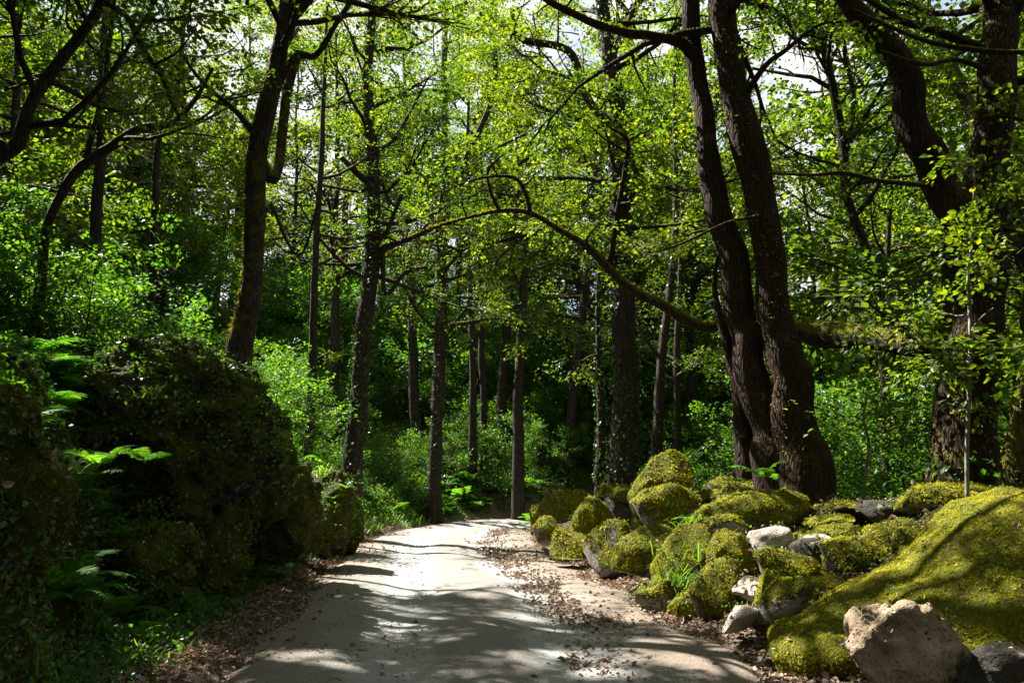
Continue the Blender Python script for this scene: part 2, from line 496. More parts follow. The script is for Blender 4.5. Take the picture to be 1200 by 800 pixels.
# ------------------------------------------------------------------ light shafts: gaps in the canopy
# (spot on the ground or rock, radius): where the crowns leave an opening towards the sun
GAPS = []
def gap(px, py, d, r):
    GAPS.append((pix(px, py, d), r))
def gap_ground(px, py, r):
    u = (px - 600) / FPX; v = (400 - py) / FPX
    fy = math.cos(PITCH) - v * math.sin(PITCH); fz = math.sin(PITCH) + v * math.cos(PITCH)
    k = -EYE / fz
    GAPS.append((np.array([u * k, fy * k, 0.0]), r))
for a in [(430, 666, .75), (480, 668, .8), (545, 625, 1.3), (480, 632, .9), (600, 612, 1.4), (555, 610, 1.2), (590, 672, .5), (660, 668, .5), (525, 690, .35), (450, 690, .4),
          (610, 695, .32), (680, 690, .4), (480, 712, .22), (600, 722, .26), (560, 733, .18), (430, 735, .15), (340, 770, .30), (390, 778, .22), (300, 765, .2),
          (608, 772, .22), (650, 765, .16), (400, 700, .2), (690, 785, .2), (760, 760, .2), (820, 778, .30), (880, 770, .3), (930, 790, .25), (330, 730, .2), (395, 722, .2),
          (700, 705, .28), (640, 735, .15), (520, 752, .14), (450, 770, .10), (250, 742, .28), (205, 785, .22), (300, 700, .22), (360, 690, .25), (560, 700, .25), (745, 725, .2), (850, 790, .25)]:
    gap_ground(*a)
for a in [(1150, 615, 6.9, .30), (1185, 640, 6.8, .34), (1180, 610, 7.0, .32), (1040, 640, 7.0, .18), (1045, 735, 5.5, .36), (910, 632, 9.2, .25), (875, 598, 11, .55), (790, 552, 13, .4), (702, 600, 14.5, .45),
          (920, 655, 8.4, .25), (870, 700, 7.8, .35), (1040, 735, 5.6, .30), (1075, 725, 5.6, .2), (805, 600, 12.3, .35), (850, 650, 9.2, .25), (1190, 735, 6, .2), (660, 590, 17, .45), (640, 620, 15.5, .4),
          (740, 650, 11.5, .35), (320, 520, 9.6, .35), (365, 580, 12.5, .45), (470, 590, 20, 1.2), (540, 585, 24, 1.3), (430, 600, 18, .8), (330, 560, 11, .3), (130, 560, 6, .18), (155, 575, 6.4, .22), (90, 420, 8, .5), (30, 350, 8, .6),
          (60, 330, 10, .9), (225, 670, 7.0, .13), (660, 560, 30, 1.5), (265, 390, 11, .25), (240, 430, 10, .3), (380, 430, 16, 1.0), (860, 570, 13.5, .4)]:
    gap(*a)
for a in [(600, 430, 34, 2.6), (690, 460, 32, 2.2), (560, 350, 38, 2.5), (860, 480, 20, 1.6), (1010, 480, 17, 1.5), (450, 430, 26, 1.8), (350, 400, 18, 1.3), (660, 380, 34, 2.4), (1080, 450, 15, 1.0), (930, 500, 18, 1.2),
          (200, 300, 15, 1.2), (180, 370, 12, .8), (60, 290, 13, .9), (380, 480, 19, 1.2), (500, 480, 28, 1.6), (130, 120, 13, 1.3), (420, 300, 22, 1.5)]:
    gap(*a)
for a in [(580, 560, 30, 1.6), (640, 540, 32, 1.6), (530, 560, 28, 1.3), (450, 540, 24, 1.2), (690, 530, 30, 1.5), (600, 500, 33, 1.6), (480, 575, 22, 1.0), (330, 470, 14, .7), (240, 380, 12, .5), (120, 380, 9, .6), (100, 340, 10.5, .8), (20, 400, 7.5, .5),
          (318, 560, 11.8, .4), (340, 590, 11.8, .3), (370, 575, 13.8, .4), (405, 580, 16.4, .45), (245, 425, 9.5, .3), (270, 450, 9.8, .25), (300, 525, 10.5, .3), (290, 600, 10, .15), (262, 560, 9.6, .15), (190, 630, 8, .2), (100, 560, 7, .25), (60, 650, 6, .2), (150, 700, 6.8, .15),
          (315, 505, 9.4, .3), (300, 480, 9.2, .2), (345, 560, 10.5, .3), (60, 470, 6.5, .3)]:
    gap(*a)
fr_ = np.random.default_rng(58)
for i in range(60):
    t = fr_.uniform(0, 1); gap(20 + 380 * t + fr_.normal(0, 25), 470 + 130 * t + fr_.normal(0, 60), 5.6 + 7.5 * t ** 1.3, fr_.uniform(.06, .2))
lr = np.random.default_rng(31)
for i in range(46):
    gap(lr.uniform(0, 1200), lr.uniform(230, 560), lr.uniform(15, 30), lr.uniform(.9, 1.6))
N_LEAFY = 17 + 46
GT = np.array([.3] * (len(GAPS) - N_LEAFY) + [g[1] * 1.1 for g in GAPS[-N_LEAFY:]])
GP = np.array([g[0] for g in GAPS]); GR = np.array([g[1] for g in GAPS])

# openings where the photograph shows sky between the crowns (pixel x, y, radius)
SKY = [(640, 25, 30), (665, 60, 26), (700, 12, 22), (620, 55, 18), (770, 55, 20), (720, 75, 14), (925, 60, 24), (955, 85, 24), (900, 85, 18), (985, 60, 18), (820, 70, 10), (1110, 5, 22), (1130, 15, 14), (835, 45, 12),
       (540, 150, 9), (590, 225, 14), (615, 190, 10), (265, 190, 10), (300, 82, 12), (390, 100, 9), (960, 255, 16), (940, 235, 12), (985, 280, 14), (690, 335, 6), (630, 355, 8), (890, 115, 12), (860, 330, 8)]
SK = np.array(SKY, float)

def keep_leaves(P, rng):
    """Which leaves stay: none right before the lens, few inside the gaps."""
    n = len(P)
    keep = np.ones(n, bool)
    keep &= np.linalg.norm(P - np.array([0, 0, EYE]), axis=1) > 3.6
    jit = 1 + 0.55 * fbm(P * 1.6, 77, 2) + 0.25 * (rng.random(n) - 0.5)
    for g, r, t0 in zip(GP, GR, GT):
        rel = P - g
        t = rel @ SUN
        d2 = (rel ** 2).sum(1) - t ** 2
        keep &= ~((t > t0) & (d2 < (r * jit) ** 2))
    # camera space
    x, y, z = P[:, 0], P[:, 1], P[:, 2] - EYE
    f = y * math.cos(PITCH) + z * math.sin(PITCH)
    v = -y * math.sin(PITCH) + z * math.cos(PITCH)
    ok = f > 0.5
    px = 600 + FPX * x / np.where(ok, f, 1); py = 400 - FPX * v / np.where(ok, f, 1)
    for sx, sy, sr in SK:
        keep &= ~(ok & (((px - sx) ** 2 + (py - sy) ** 2) < (sr * jit) ** 2) & (rng.random(n) < 0.93))
    keep &= ~(ok & (py > 545) & (f < 9) & (np.abs(px - 600) < 500))
    keep &= ~(ok & (f < 7.5) & (np.abs(px - 600) < 640) & (py > -60))
    return keep

# ------------------------------------------------------------------ tubes and leaves
def tube(P, R, segs=8, rough=0.0, seed=0, cap=True):
    P = np.asarray(P, float); R = np.asarray(R, float)
    n = len(P)
    T = norm_rows(np.gradient(P, axis=0))
    up = np.array([0, 0, 1.0]) if abs(T[0][2]) < 0.9 else np.array([0, 1.0, 0])
    a = np.cross(T[0], up); a /= np.linalg.norm(a)
    V = np.empty((n, segs, 3))
    ang = np.linspace(0, 2 * math.pi, segs, endpoint=False)
    for i in range(n):
        a = a - T[i] * (a @ T[i]); a /= max(np.linalg.norm(a), 1e-9)
        b = np.cross(T[i], a)
        V[i] = P[i] + R[i] * (np.cos(ang)[:, None] * a + np.sin(ang)[:, None] * b)
    if rough:
        Vf = V.reshape(-1, 3)
        Rr = np.repeat(R, segs)
        k = 1.0 / max(R.max(), 1e-3)
        nz = fbm(Vf * np.array([k, k, k * 0.5]) * 1.1, seed, 3) * rough + fbm(Vf * np.array([9, 9, 3]), seed + 5, 2) * rough * 0.35
        ctr = np.repeat(P, segs, axis=0)
        V = (ctr + (Vf - ctr) * (1 + nz)[:, None]).reshape(n, segs, 3)
    i = (np.arange(n - 1) * segs)[:, None]; j = np.arange(segs)[None, :]; j2 = (j + 1) % segs
    Q = np.stack([i + j, i + j2, i + segs + j2, i + segs + j], -1).reshape(-1, 4)
    return V.reshape(-1, 3), Q

def join_tubes(tubes):
    Vs, Qs, n = [], [], 0
    for V, Q in tubes:
        Vs.append(V); Qs.append(Q + n); n += len(V)
    return np.vstack(Vs), np.vstack(Qs)

LEAF_V = np.array([(0, 0, 0), (0.30, 0.32, 0.06), (0.26, 0.70, 0.05), (0, 1.0, -0.06), (-0.26, 0.70, 0.05), (-0.30, 0.32, 0.06)])
LEAF_Q = np.array([(0, 1, 2, 3), (0, 3, 4, 5)])
FAR_V = np.array([(0, 0, 0), (0.34, 0.46, 0.07), (0, 1.0, -0.05), (-0.34, 0.46, 0.07)])
FAR_Q = np.array([(0, 1, 2, 3)])
IVY_V = np.array([(0, 0, 0), (0.46, 0.22, 0.05), (0.30, 0.62, 0.03), (0, 1.0, -0.05), (-0.30, 0.62, 0.03), (-0.46, 0.22, 0.05)])

class Leaves:
    def __init__(s, P, D, N, S): s.P, s.D, s.N, s.S = P, D, N, S
    def sel(s, m): return Leaves(s.P[m], s.D[m], s.N[m], s.S[m])
    def verts(s, tmpl=LEAF_V):
        D = norm_rows(s.D); X = norm_rows(np.cross(D, s.N)); Nn = np.cross(X, D)
        t = tmpl
        V = s.P[:, None, :] + s.S[:, None, None] * (t[None, :, 0:1] * X[:, None, :] + t[None, :, 1:2] * D[:, None, :] + t[None, :, 2:3] * Nn[:, None, :])
        return V.reshape(-1, 3)
    def mesh(s, name, tmpl=LEAF_V, origin=None):
        V = s.verts(tmpl)
        if origin is not None: V = V - np.asarray(origin)
        k = len(tmpl)
        q = LEAF_Q if k == 6 else FAR_Q
        Q = (q[None] + (np.arange(len(s.P)) * k)[:, None, None]).reshape(-1, 4)
        return mesh_np(name, V, Q)
    @staticmethod
    def cat(L):
        L = [l for l in L if l is not None and len(l.P)]
        return Leaves(*[np.concatenate([getattr(l, k) for l in L]) for k in "PDNS"])

def rand_unit(rng, n):
    return norm_rows(rng.normal(size=(n, 3)))

def spray_template(rng, n=16, size=0.5, leaf=0.084, droop=0.25):
    """A leafy twig tip lying along +Y, roughly flat."""
    y = np.linspace(0.08, 1.0, n) * size
    side = np.where(np.arange(n) % 2 == 0, 1, -1)
    off = rng.uniform(0.05, 0.42, n) * size * np.sin(np.linspace(0.5, 2.6, n))
    P = np.stack([side * off, y + rng.normal(0, .03, n), -droop * (y / size) ** 2 * size * .5 + rng.normal(0, .05, n)], 1)
    D = norm_rows(np.stack([side * rng.uniform(.4, 1.1, n), rng.uniform(.2, 1.0, n), rng.uniform(-.7, .15, n)], 1))
    N = norm_rows(np.stack([rng.normal(0, .45, n), rng.normal(0, .45, n), np.ones(n)], 1))
    return Leaves(P, D, N, leaf * rng.uniform(.6, 1.25, n))

_r0 = np.random.default_rng(5)
SPRAYS = [spray_template(_r0) for _ in range(10)]

def place_sprays(nodes, dirs, rng, scale=1.0, leaf_scale=1.0, per=1):
    """Leaves of sprays set at nodes (n,3), pointing along dirs (n,3)."""
    out = []
    for k in range(per):
        n = len(nodes)
        pick = rng.integers(0, len(SPRAYS), n)
        d = norm_rows(dirs + rng.normal(0, 0.55, (n, 3)) * np.array([1, 1, .5]))
        nn = norm_rows(np.array([0, 0, 1.0]) + rng.normal(0, .35, (n, 3)))
        x = norm_rows(np.cross(d, nn)); nn = np.cross(x, d)
        sc = scale * rng.uniform(.7, 1.3, n)
        for v in range(len(SPRAYS)):
            m = pick == v
            if not m.any(): continue
            s = SPRAYS[v]; M = np.stack([x[m], d[m], nn[m]], 1)      # rows are axes
            P = nodes[m][:, None, :] + np.einsum('li,nij->nlj', s.P, M) * sc[m][:, None, None]
            D = np.einsum('li,nij->nlj', s.D, M); N = np.einsum('li,nij->nlj', s.N, M)
            S = np.broadcast_to(s.S[None] * leaf_scale, P.shape[:2]) * np.sqrt(sc[m])[:, None]
            out.append(Leaves(P.reshape(-1, 3), D.reshape(-1, 3), N.reshape(-1, 3), S.reshape(-1)))
    return Leaves.cat(out)

def keep_tube(t):
    c = t[0].mean(0)
    for g, r, t0 in zip(GP, GR, GT):
        rel = c - g; a = rel @ SUN
        if a > t0 and (rel @ rel) - a * a < (r * .9 + .05) ** 2: return False
    return True

def wander(start, d, length, rng, n=6, bend=0.25, lift=0.1):
    P = [np.array(start, float)]; d = np.array(d, float) / np.linalg.norm(d)
    for i in range(n - 1):
        d = d + rng.normal(0, bend, 3) * .6 + np.array([0, 0, lift])
        d /= np.linalg.norm(d)
        P.append(P[-1] + d * length / (n - 1))
    return np.array(P)

def sprout(path, radii, rng, frac0, n_limb, spread, up=0.45, leafy=1.0, taper_top=0.6, spray_scale=1.0, leaf_scale=1.0, segs=5):
    """Limbs, twigs and sprays growing from a trunk or limb. Returns tubes and leaves."""
    tubes, nodes, dirs = [], [], []
    L = len(path)
    az = rng.uniform(0, 6.28)
    for i in range(n_limb):
        f = frac0 + (1 - frac0) * (i + rng.uniform(.1, .9)) / n_limb
        q = f * (L - 1); a = int(min(q, L - 2)); w = q - a
        p = path[a] * (1 - w) + path[a + 1] * w; r = radii[a] * (1 - w) + radii[a + 1] * w
        az += 2.4 + rng.normal(0, .4)
        el = up + rng.normal(0, .25) + 0.5 * (f - .5)
        d = np.array([math.cos(az) * math.cos(el), math.sin(az) * math.cos(el), math.sin(el)])
        ln = spread * rng.uniform(.6, 1.15) * (1 - taper_top * max(0, (f - frac0) / (1 - frac0)) ** 1.5)
        lim = wander(p, d, ln, rng, 7, .30, .03)
        r0 = min(r * .65, 0.012 + ln * .016)
        rr = np.linspace(r0, .006, 7)
        tubes.append(tube(lim, rr, segs))
        nsec = max(3, int(ln * 2.0))
        for j in range(nsec):
            g = rng.uniform(.2, 1.0); q = g * 6; a = int(min(q, 5)); w = q - a
            sp = lim[a] * (1 - w) + lim[a + 1] * w
            ld = norm_rows(lim[a + 1] - lim[a])
            sd = norm_rows(ld + rng.normal(0, .75, 3) * np.array([1, 1, .55]))
            sl = ln * rng.uniform(.22, .45)
            sec = wander(sp, sd, sl, rng, 5, .3, -.01)
            tubes.append(tube(sec, np.linspace(max(.006, r0 * .4), .003, 5), 4))
            k = max(2, int(sl * 4.0 * leafy))
            t = rng.uniform(.15, 1.0, k) * 4; ai = np.minimum(t.astype(int), 3); w = (t - ai)[:, None]
            nodes.append(sec[ai] * (1 - w) + sec[ai + 1] * w); dirs.append(np.repeat((sec[-1] - sec[0])[None] / sl, k, 0))
        nodes.append(lim[-2:]); dirs.append(np.repeat(norm_rows(lim[-1] - lim[-2])[None], 2, 0))
    nodes = np.vstack(nodes); dirs = np.vstack(dirs)
    return tubes, place_sprays(nodes, dirs, rng, spray_scale, leaf_scale)

# ------------------------------------------------------------------ rocks
_ico = {}
def ico(sub):
    if sub not in _ico:
        bm = bmesh.new()
        bmesh.ops.create_icosphere(bm, subdivisions=sub, radius=1.0)
        V = np.array([v.co[:] for v in bm.verts]); F = np.array([[v.index for v in f.verts] for f in bm.faces])
        bm.free()
        _ico[sub] = (V, F)
    return _ico[sub]

def vert_normals(V, F):
    fn = np.cross(V[F[:, 1]] - V[F[:, 0]], V[F[:, 2]] - V[F[:, 0]])
    N = np.zeros_like(V)
    for c in range(3): np.add.at(N, F[:, c], fn)
    return norm_rows(N), fn

def rock_shape(seed, size, rot=(0, 0, 0), planes=7, rough=0.32, sub=4, fine=0.02):
    rng = np.random.default_rng(seed)
    V, F = ico(sub)
    V = V * (1 + rough * fbm(V * 1.2 + seed * 3.1, seed, 3))[:, None]
    for k in range(planes):
        n = rand_unit(rng, 1)[0]; d = rng.uniform(.42, .85)
        pr = V @ n
        V = V - np.outer(np.maximum(0, pr - d) * .92, n)
    V = V * np.array(size)
    M = np.array((Matrix.Rotation(rot[2], 3, 'Z') @ Matrix.Rotation(rot[1], 3, 'Y') @ Matrix.Rotation(rot[0], 3, 'X')))
    V = V @ M.T
    N, _ = vert_normals(V, F)
    V = V + N * (fine * fbm(V * 6 + seed, seed + 3, 4) + fine * .8 * fbm(V * 2.2 + seed, seed + 9, 2) + fine * .3 * fbm(V * 20 + seed, seed + 6, 3))[:, None]
    return V, F

def moss_tufts(V, F, mask, dens, size, rng, shag=0.0):
    """Short blades standing on the mossy part of a rock."""
    N, fn = vert_normals(V, F)
    area = np.linalg.norm(fn, axis=1) * .5
    wt_ = area * np.clip((mask[F].mean(1) - .42) * 5, 0, 1)
    n = int(wt_.sum() * dens)
    if n < 4: return None
    fi = rng.choice(len(F), n, p=wt_ / wt_.sum())
    b = rng.random((n, 2)); fl = b.sum(1) > 1; b[fl] = 1 - b[fl]
    A, B, C = V[F[fi, 0]], V[F[fi, 1]], V[F[fi, 2]]
    P = A + (B - A) * b[:, :1] + (C - A) * b[:, 1:]
    nn = norm_rows(N[F[fi]].mean(1))
    Vs = []
    clump = 0.6 + 0.8 * vnoise(P * 14, 4)
    for k in range(3):
        tg = rand_unit(rng, n); tg = norm_rows(tg - nn * (tg * nn).sum(1)[:, None])
        d = norm_rows(nn * rng.uniform(.15, .9, n)[:, None] + tg + np.array([0, 0, -shag]))
        s = norm_rows(np.cross(d, nn + .35 * rand_unit(rng, n)))
        ln = (size * rng.uniform(.6, 1.3, n) * clump)[:, None]
        w = (size * .28 * rng.uniform(.7, 1.3, n))[:, None]
        base = P - nn * size * .15 + rng.normal(0, size * .2, (n, 3))
        Vs.append(np.stack([base - s * w, base + s * w, base + d * ln], 1))
    Vv = np.concatenate(Vs, 0).reshape(-1, 3)
    T = np.arange(len(Vv)).reshape(-1, 3)
    return Vv, T

ROCK_PTS = []
BANK_PTS = []
def rock(name, label, cat, center, size, seed, moss=0.6, mat=None, rot=(0, 0, 0), planes=9, rough=.42, sub=4, fine=.02, dens=None, group=None, shag=0.0, mossside=(0, 0, 1), shape=None, plants=0):
    c = np.asarray(center, float)
    rng = np.random.default_rng(seed + 1000)
    V, F = shape if shape is not None else rock_shape(seed, size, rot, planes, rough, sub, fine)
    N, _ = vert_normals(V, F)
    up = N @ (np.array(mossside) / np.linalg.norm(mossside))
    mask = np.clip(moss * 1.25 - .35 + .42 * up + .32 * fbm((V + c) * 3.2, seed + 2, 3), 0, 1)
    root = thing(name, label, cat, c, group)
    obj("stone_body", mesh_np(name + "_body", V, T=F, smooth=True, attr={"moss": mask}), mat or ROCK, root)
    d = max(4.0, np.linalg.norm(c - np.array([0, 0, EYE])))
    sz = float(np.clip(.0028 * d, .016, .045))
    tf = moss_tufts(V, F, mask, dens or (.8 if plants else 1.4) / (sz * sz), sz, rng, shag)
    if tf is not None:
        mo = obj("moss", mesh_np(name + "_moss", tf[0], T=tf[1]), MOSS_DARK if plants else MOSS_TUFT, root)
        mo['kind'] = 'stuff'
    ok = np.where(N[F].mean(1)[:, 2] > .25)[0]
    if len(ok):
        k = int(min(220, 10 + 60 * np.ptp(V[:, 0]) * np.ptp(V[:, 1])))
        pick = rng.choice(ok, k)
        if plants:
            okb = np.where(N[F].mean(1)[:, 2] > -.25)[0]; pb = rng.choice(okb, 4 * k)
            BANK_PTS.append(np.hstack([V[F[pb]].mean(1) + c, N[F[pb]].mean(1)]))
        ROCK_PTS.append(np.hstack([V[F[pick]].mean(1) + c, N[F[pick]].mean(1)]))
    if plants:
        fi = rng.choice(len(F), plants); w3 = rng.dirichlet((1, 1, 1), plants)
        P = (V[F[fi]] * w3[:, :, None]).sum(1); nn = N[F[fi]].mean(1)
        kp = vnoise((P + c) * 2.6, 6) > .40
        P, nn = P[kp], norm_rows(nn[kp]); m = len(P)
        D = norm_rows(rand_unit(rng, m) + np.array([0, 0, -.5]))
        iv = Leaves(P + nn * (rng.random(m) * .07)[:, None], D, norm_rows(nn + rand_unit(rng, m) * .5), .042 * rng.uniform(.5, 1.4, m))
        obj("ivy", iv.mesh(name + "_ivy", IVY_V), IVY_GROUND, root)
    return root

def stone_px(label, px, py, w, h, d, seed, moss=.6, depth=.8, mat=None, name="mossy_stone", cat="stone", **kw):
    moss = moss * (.8 + .35 * ((seed * 37) % 10) / 10)
    k = pix_scale(d)
    size = (w * k * .66, w * k * .66 * depth, h * k * .64)
    return rock(name, label, cat, pix(px, py, d), size, seed, moss, mat, **kw)

WALL = "stones of the tumbled mossy wall"
S = stone_px
S("tall dark boulder with a bright mossy crest, highest on the wall", 775, 562, 72, 64, 13.0, 11, .62, .8, group=WALL, name="mossy_boulder", cat="boulder", rot=(0, -.15, .3))
S("blocky mossy boulder directly under the tall crested boulder", 785, 605, 74, 56, 12.3, 12, .72, .8, group=WALL, name="mossy_boulder", cat="boulder", planes=9)
S("round bright yellow-green mossy boulder on the roadside wall", 702, 604, 38, 42, 14.5, 13, 1.1, .9, group=WALL, name="mossy_boulder", cat="boulder", planes=3)
S("narrow upright dark slab beside the round yellow-green boulder", 729, 600, 24, 52, 14.3, 14, .35, .6, mat=ROCK_BANK, group=WALL, rot=(0, .12, 0))
S("mossy cap stone lying on the upright dark slab", 727, 577, 26, 16, 14.2, 114, .9, .9, group=WALL)
S("long arched mossy stone near the far end of the wall", 663, 590, 58, 26, 17.0, 15, .75, .7, group=WALL, rot=(0, -.2, 0))
S("small lit mossy stone at the far end of the wall", 632, 610, 24, 34, 17.5, 16, .95, .9, group=WALL)
S("mossy stone bowed over the track at the wall's far end", 646, 628, 34, 34, 15.5, 17, .6, .9, group=WALL)
S("mossy stone at the track's edge below the round boulder", 672, 640, 40, 40, 14.0, 18, .7, .9, group=WALL, shag=.4)
S("low mossy stone peeping over the wall by the ivy trunk", 710, 574, 24, 14, 15.5, 19, .8, .9, group=WALL)
S("long flat-topped moss-covered boulder before the leaning twin trunks", 880, 606, 104, 44, 11.0, 20, .85, .8, group=WALL, name="mossy_boulder", cat="boulder", planes=6)
S("flat mossy stone behind the long flat-topped boulder", 838, 584, 60, 18, 13.0, 21, .8, .9, group=WALL)
S("low mossy stone nearest the foot of the broken stem", 866, 571, 60, 16, 14.0, 22, .8, .9, group=WALL)
S("rounded olive mossy stone at the foot of the twin trunk", 932, 586, 48, 30, 11.4, 23, .85, .9, group=WALL)
S("dark rock with mossy top between olive stone and grey slab", 990, 598, 54, 34, 10.0, 24, .45, .9, mat=ROCK_BANK, group=WALL)
S("bare grey layered slab on top of the wall", 1038, 606, 48, 30, 9.6, 25, .12, .8, mat=ROCK_BANK, group=WALL, rot=(.1, .25, .3), planes=12, name="grey_slab")
S("pale bare stone tilted in full sun beside the flat-topped boulder", 908, 634, 58, 36, 9.3, 26, .25, .8, mat=ROCK_PALE, group=WALL, rot=(0, -.45, .2), planes=10, name="pale_stone")
S("low mossy stone uphill of the tilted pale stone", 975, 614, 56, 24, 9.7, 27, .8, .9, group=WALL)
S("dark angular block with mossy top wedged above the cube stone", 990, 648, 84, 52, 8.8, 28, .55, .8, mat=ROCK_BANK, group=WALL, planes=9)
S("cube-like mossy stone with a lit top, mid-wall", 922, 672, 62, 58, 8.3, 29, .80, .9, group=WALL, planes=8)
S("mossy slab leaning at the foot of the great mound", 940, 712, 84, 58, 7.6, 30, .7, .8, group=WALL, rot=(0, -.5, 0))
S("small pale stone lying at the track's edge", 868, 722, 44, 28, 7.6, 31, .05, .8, mat=ROCK_PALE, group=WALL, rot=(0, -.2, .4), planes=10, name="pale_stone")
S("pale knobbly stone just above the small pale stone", 884, 692, 38, 28, 8.0, 32, .30, .8, mat=ROCK_PALE, group=WALL, planes=10, name="pale_stone")
S("bright mossy lump beside the pale knobbly stone", 905, 712, 44, 60, 7.7, 33, 1.0, .8, group=WALL, shag=.3)
S("mossy lump below the flat-topped boulder", 856, 650, 44, 46, 9.2, 34, .9, .9, group=WALL, shag=.2)
S("drooping mossy lump at the track's edge by the bright lumps", 836, 692, 58, 70, 8.7, 35, .8, .8, group=WALL, shag=.5)
S("shaggy moss and grass covered stone mid-way along the wall", 800, 660, 64, 80, 10.0, 36, .8, .8, group=WALL, shag=.5)
S("moss-hung stone below the blocky mossy boulder", 758, 655, 64, 64, 11.2, 37, .75, .8, group=WALL, shag=.5)
S("moss-hung stone below the upright dark slab", 722, 642, 56, 52, 12.6, 38, .7, .8, group=WALL, shag=.5)
S("smooth mossy hump behind the mound's left shoulder", 1090, 588, 84, 32, 9.2, 39, .8, .8, group=WALL, planes=3)
S("second mossy hump touching the smooth hump", 1128, 584, 60, 24, 9.5, 40, .75, .9, group=WALL, planes=3)
S("tiny pale stone showing between mossy humps and grey slab", 1047, 590, 18, 12, 9.9, 41, .1, .9, mat=ROCK_PALE, group=WALL, name="pale_stone")
S("flat mossy stone between the grey slab and the mound", 1062, 622, 60, 26, 8.9, 42, .7, .9, group=WALL)
S("pale lichened stone between dark block and cube stone", 955, 640, 40, 22, 9.1, 43, .2, .9, mat=ROCK_PALE, group=WALL, name="pale_stone")
S("half-buried mossy stone beneath the dark angular block", 960, 690, 46, 44, 8.3, 44, .6, .9, group=WALL)
S("mossy stone low in the wall under the flat-topped boulder", 842, 625, 46, 34, 10.2, 45, .6, .9, group=WALL)
S("dark gap-filling rock behind the cube stone", 950, 660, 50, 40, 9.0, 46, .3, .9, mat=ROCK_BANK, group=WALL)
S("mossy foot stone at the track under the shaggy stone", 772, 700, 48, 34, 9.8, 47, .6, .9, group=WALL, shag=.4)
S("little mossy foot stone between shaggy and drooping stones", 806, 715, 40, 28, 9.0, 48, .8, .9, group=WALL, shag=.4)

wr = np.random.default_rng(640)
for i in range(84):
    yy = wr.uniform(7.2, 18.5); j = int(np.abs(CL[:, 1] - yy).argmin())
    ss = HALF + wr.uniform(.05, 2.0)
    q = CL[j] + CN[j] * ss
    sz = wr.uniform(.09, .33)
    rock("mossy_stone", "small mossy stone half sunk among the wall's bigger stones", "stone", (q[0], q[1], ground_at(q[0], q[1]) + sz * .25),
         (sz * wr.uniform(.8, 1.3), sz * wr.uniform(.8, 1.2), sz * wr.uniform(.6, 1.0)), 700 + i, wr.uniform(.45, .95), ROCK if wr.random() < .8 else ROCK_PALE,
         (wr.normal(0, .3), wr.normal(0, .3), wr.uniform(0, 6.28)), sub=3, group="small stones filling the wall", shag=.2)

# the great moss-covered mound of rock
def mound():
    V, F = ico(6)
    c = pix(1212, 735, 7.0)
    V = V * (1 + .10 * fbm(V * 1.3 + 5, 60, 3))[:, None]
    V = V * np.array([1.85, 1.25, 1.12])
    # left shoulder slopes down towards the track
    t = sstep(.1, -1.9, V[:, 0])
    V[:, 2] -= t * .62 * np.maximum(0, V[:, 2] + .2)
    V[:, 0] -= .35 * t
    V[:, 1] -= .25 * t
    N, _ = vert_normals(V, F)
    V = V + N * (.13 * fbm(V * 1.8, 61, 3) + .035 * fbm(V * 6, 63, 3))[:, None]
    root = rock("moss_mound", "huge sloping rock blanketed in yellow-green moss, largest of all", "boulder", c, None, 62, .93, ROCK, shape=(V, F), dens=1900)
    return root
mound()
S("rough tan boulder with a notched top in front of the mound", 1066, 764, 114, 96, 5.7, 50, .02, .8, mat=ROCK_TAN, name="tan_boulder", cat="boulder", planes=15, rough=.42, sub=6, fine=.075, rot=(0, -.1, .4))
S("flat dark grey slab cut off by the photo's corner beside the tan boulder", 1175, 792, 120, 46, 5.5, 51, .15, .7, mat=ROCK_BANK, name="grey_slab", planes=9, sub=5, rot=(0, -.15, .2))

BANK = "rocks of the shady bank"
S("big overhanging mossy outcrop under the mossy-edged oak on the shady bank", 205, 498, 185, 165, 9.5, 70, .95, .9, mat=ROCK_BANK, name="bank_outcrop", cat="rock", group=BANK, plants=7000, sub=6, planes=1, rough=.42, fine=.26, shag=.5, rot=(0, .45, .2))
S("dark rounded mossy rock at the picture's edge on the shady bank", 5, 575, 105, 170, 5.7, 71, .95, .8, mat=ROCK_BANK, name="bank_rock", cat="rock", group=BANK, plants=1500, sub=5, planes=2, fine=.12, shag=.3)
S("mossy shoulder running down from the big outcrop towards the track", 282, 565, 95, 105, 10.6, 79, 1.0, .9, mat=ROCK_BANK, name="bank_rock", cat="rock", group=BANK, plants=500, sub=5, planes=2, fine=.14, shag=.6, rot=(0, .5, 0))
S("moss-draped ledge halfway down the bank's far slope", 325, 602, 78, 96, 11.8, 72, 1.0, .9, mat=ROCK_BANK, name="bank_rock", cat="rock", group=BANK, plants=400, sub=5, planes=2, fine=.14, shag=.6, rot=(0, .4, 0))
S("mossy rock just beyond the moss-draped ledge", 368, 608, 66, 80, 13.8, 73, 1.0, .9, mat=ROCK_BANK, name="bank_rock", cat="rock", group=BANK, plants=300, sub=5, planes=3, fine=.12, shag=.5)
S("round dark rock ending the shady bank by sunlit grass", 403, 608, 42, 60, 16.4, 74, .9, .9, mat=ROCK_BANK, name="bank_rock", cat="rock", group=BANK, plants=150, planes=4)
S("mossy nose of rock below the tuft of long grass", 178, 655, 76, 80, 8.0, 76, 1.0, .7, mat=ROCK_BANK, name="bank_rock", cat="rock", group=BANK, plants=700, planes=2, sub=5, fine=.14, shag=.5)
S("moss-hung rock foot directly below the overhanging outcrop", 252, 648, 72, 80, 9.7, 78, .95, .7, mat=ROCK_BANK, name="bank_rock", cat="rock", group=BANK, plants=700, planes=2, sub=5, fine=.14, shag=.6)

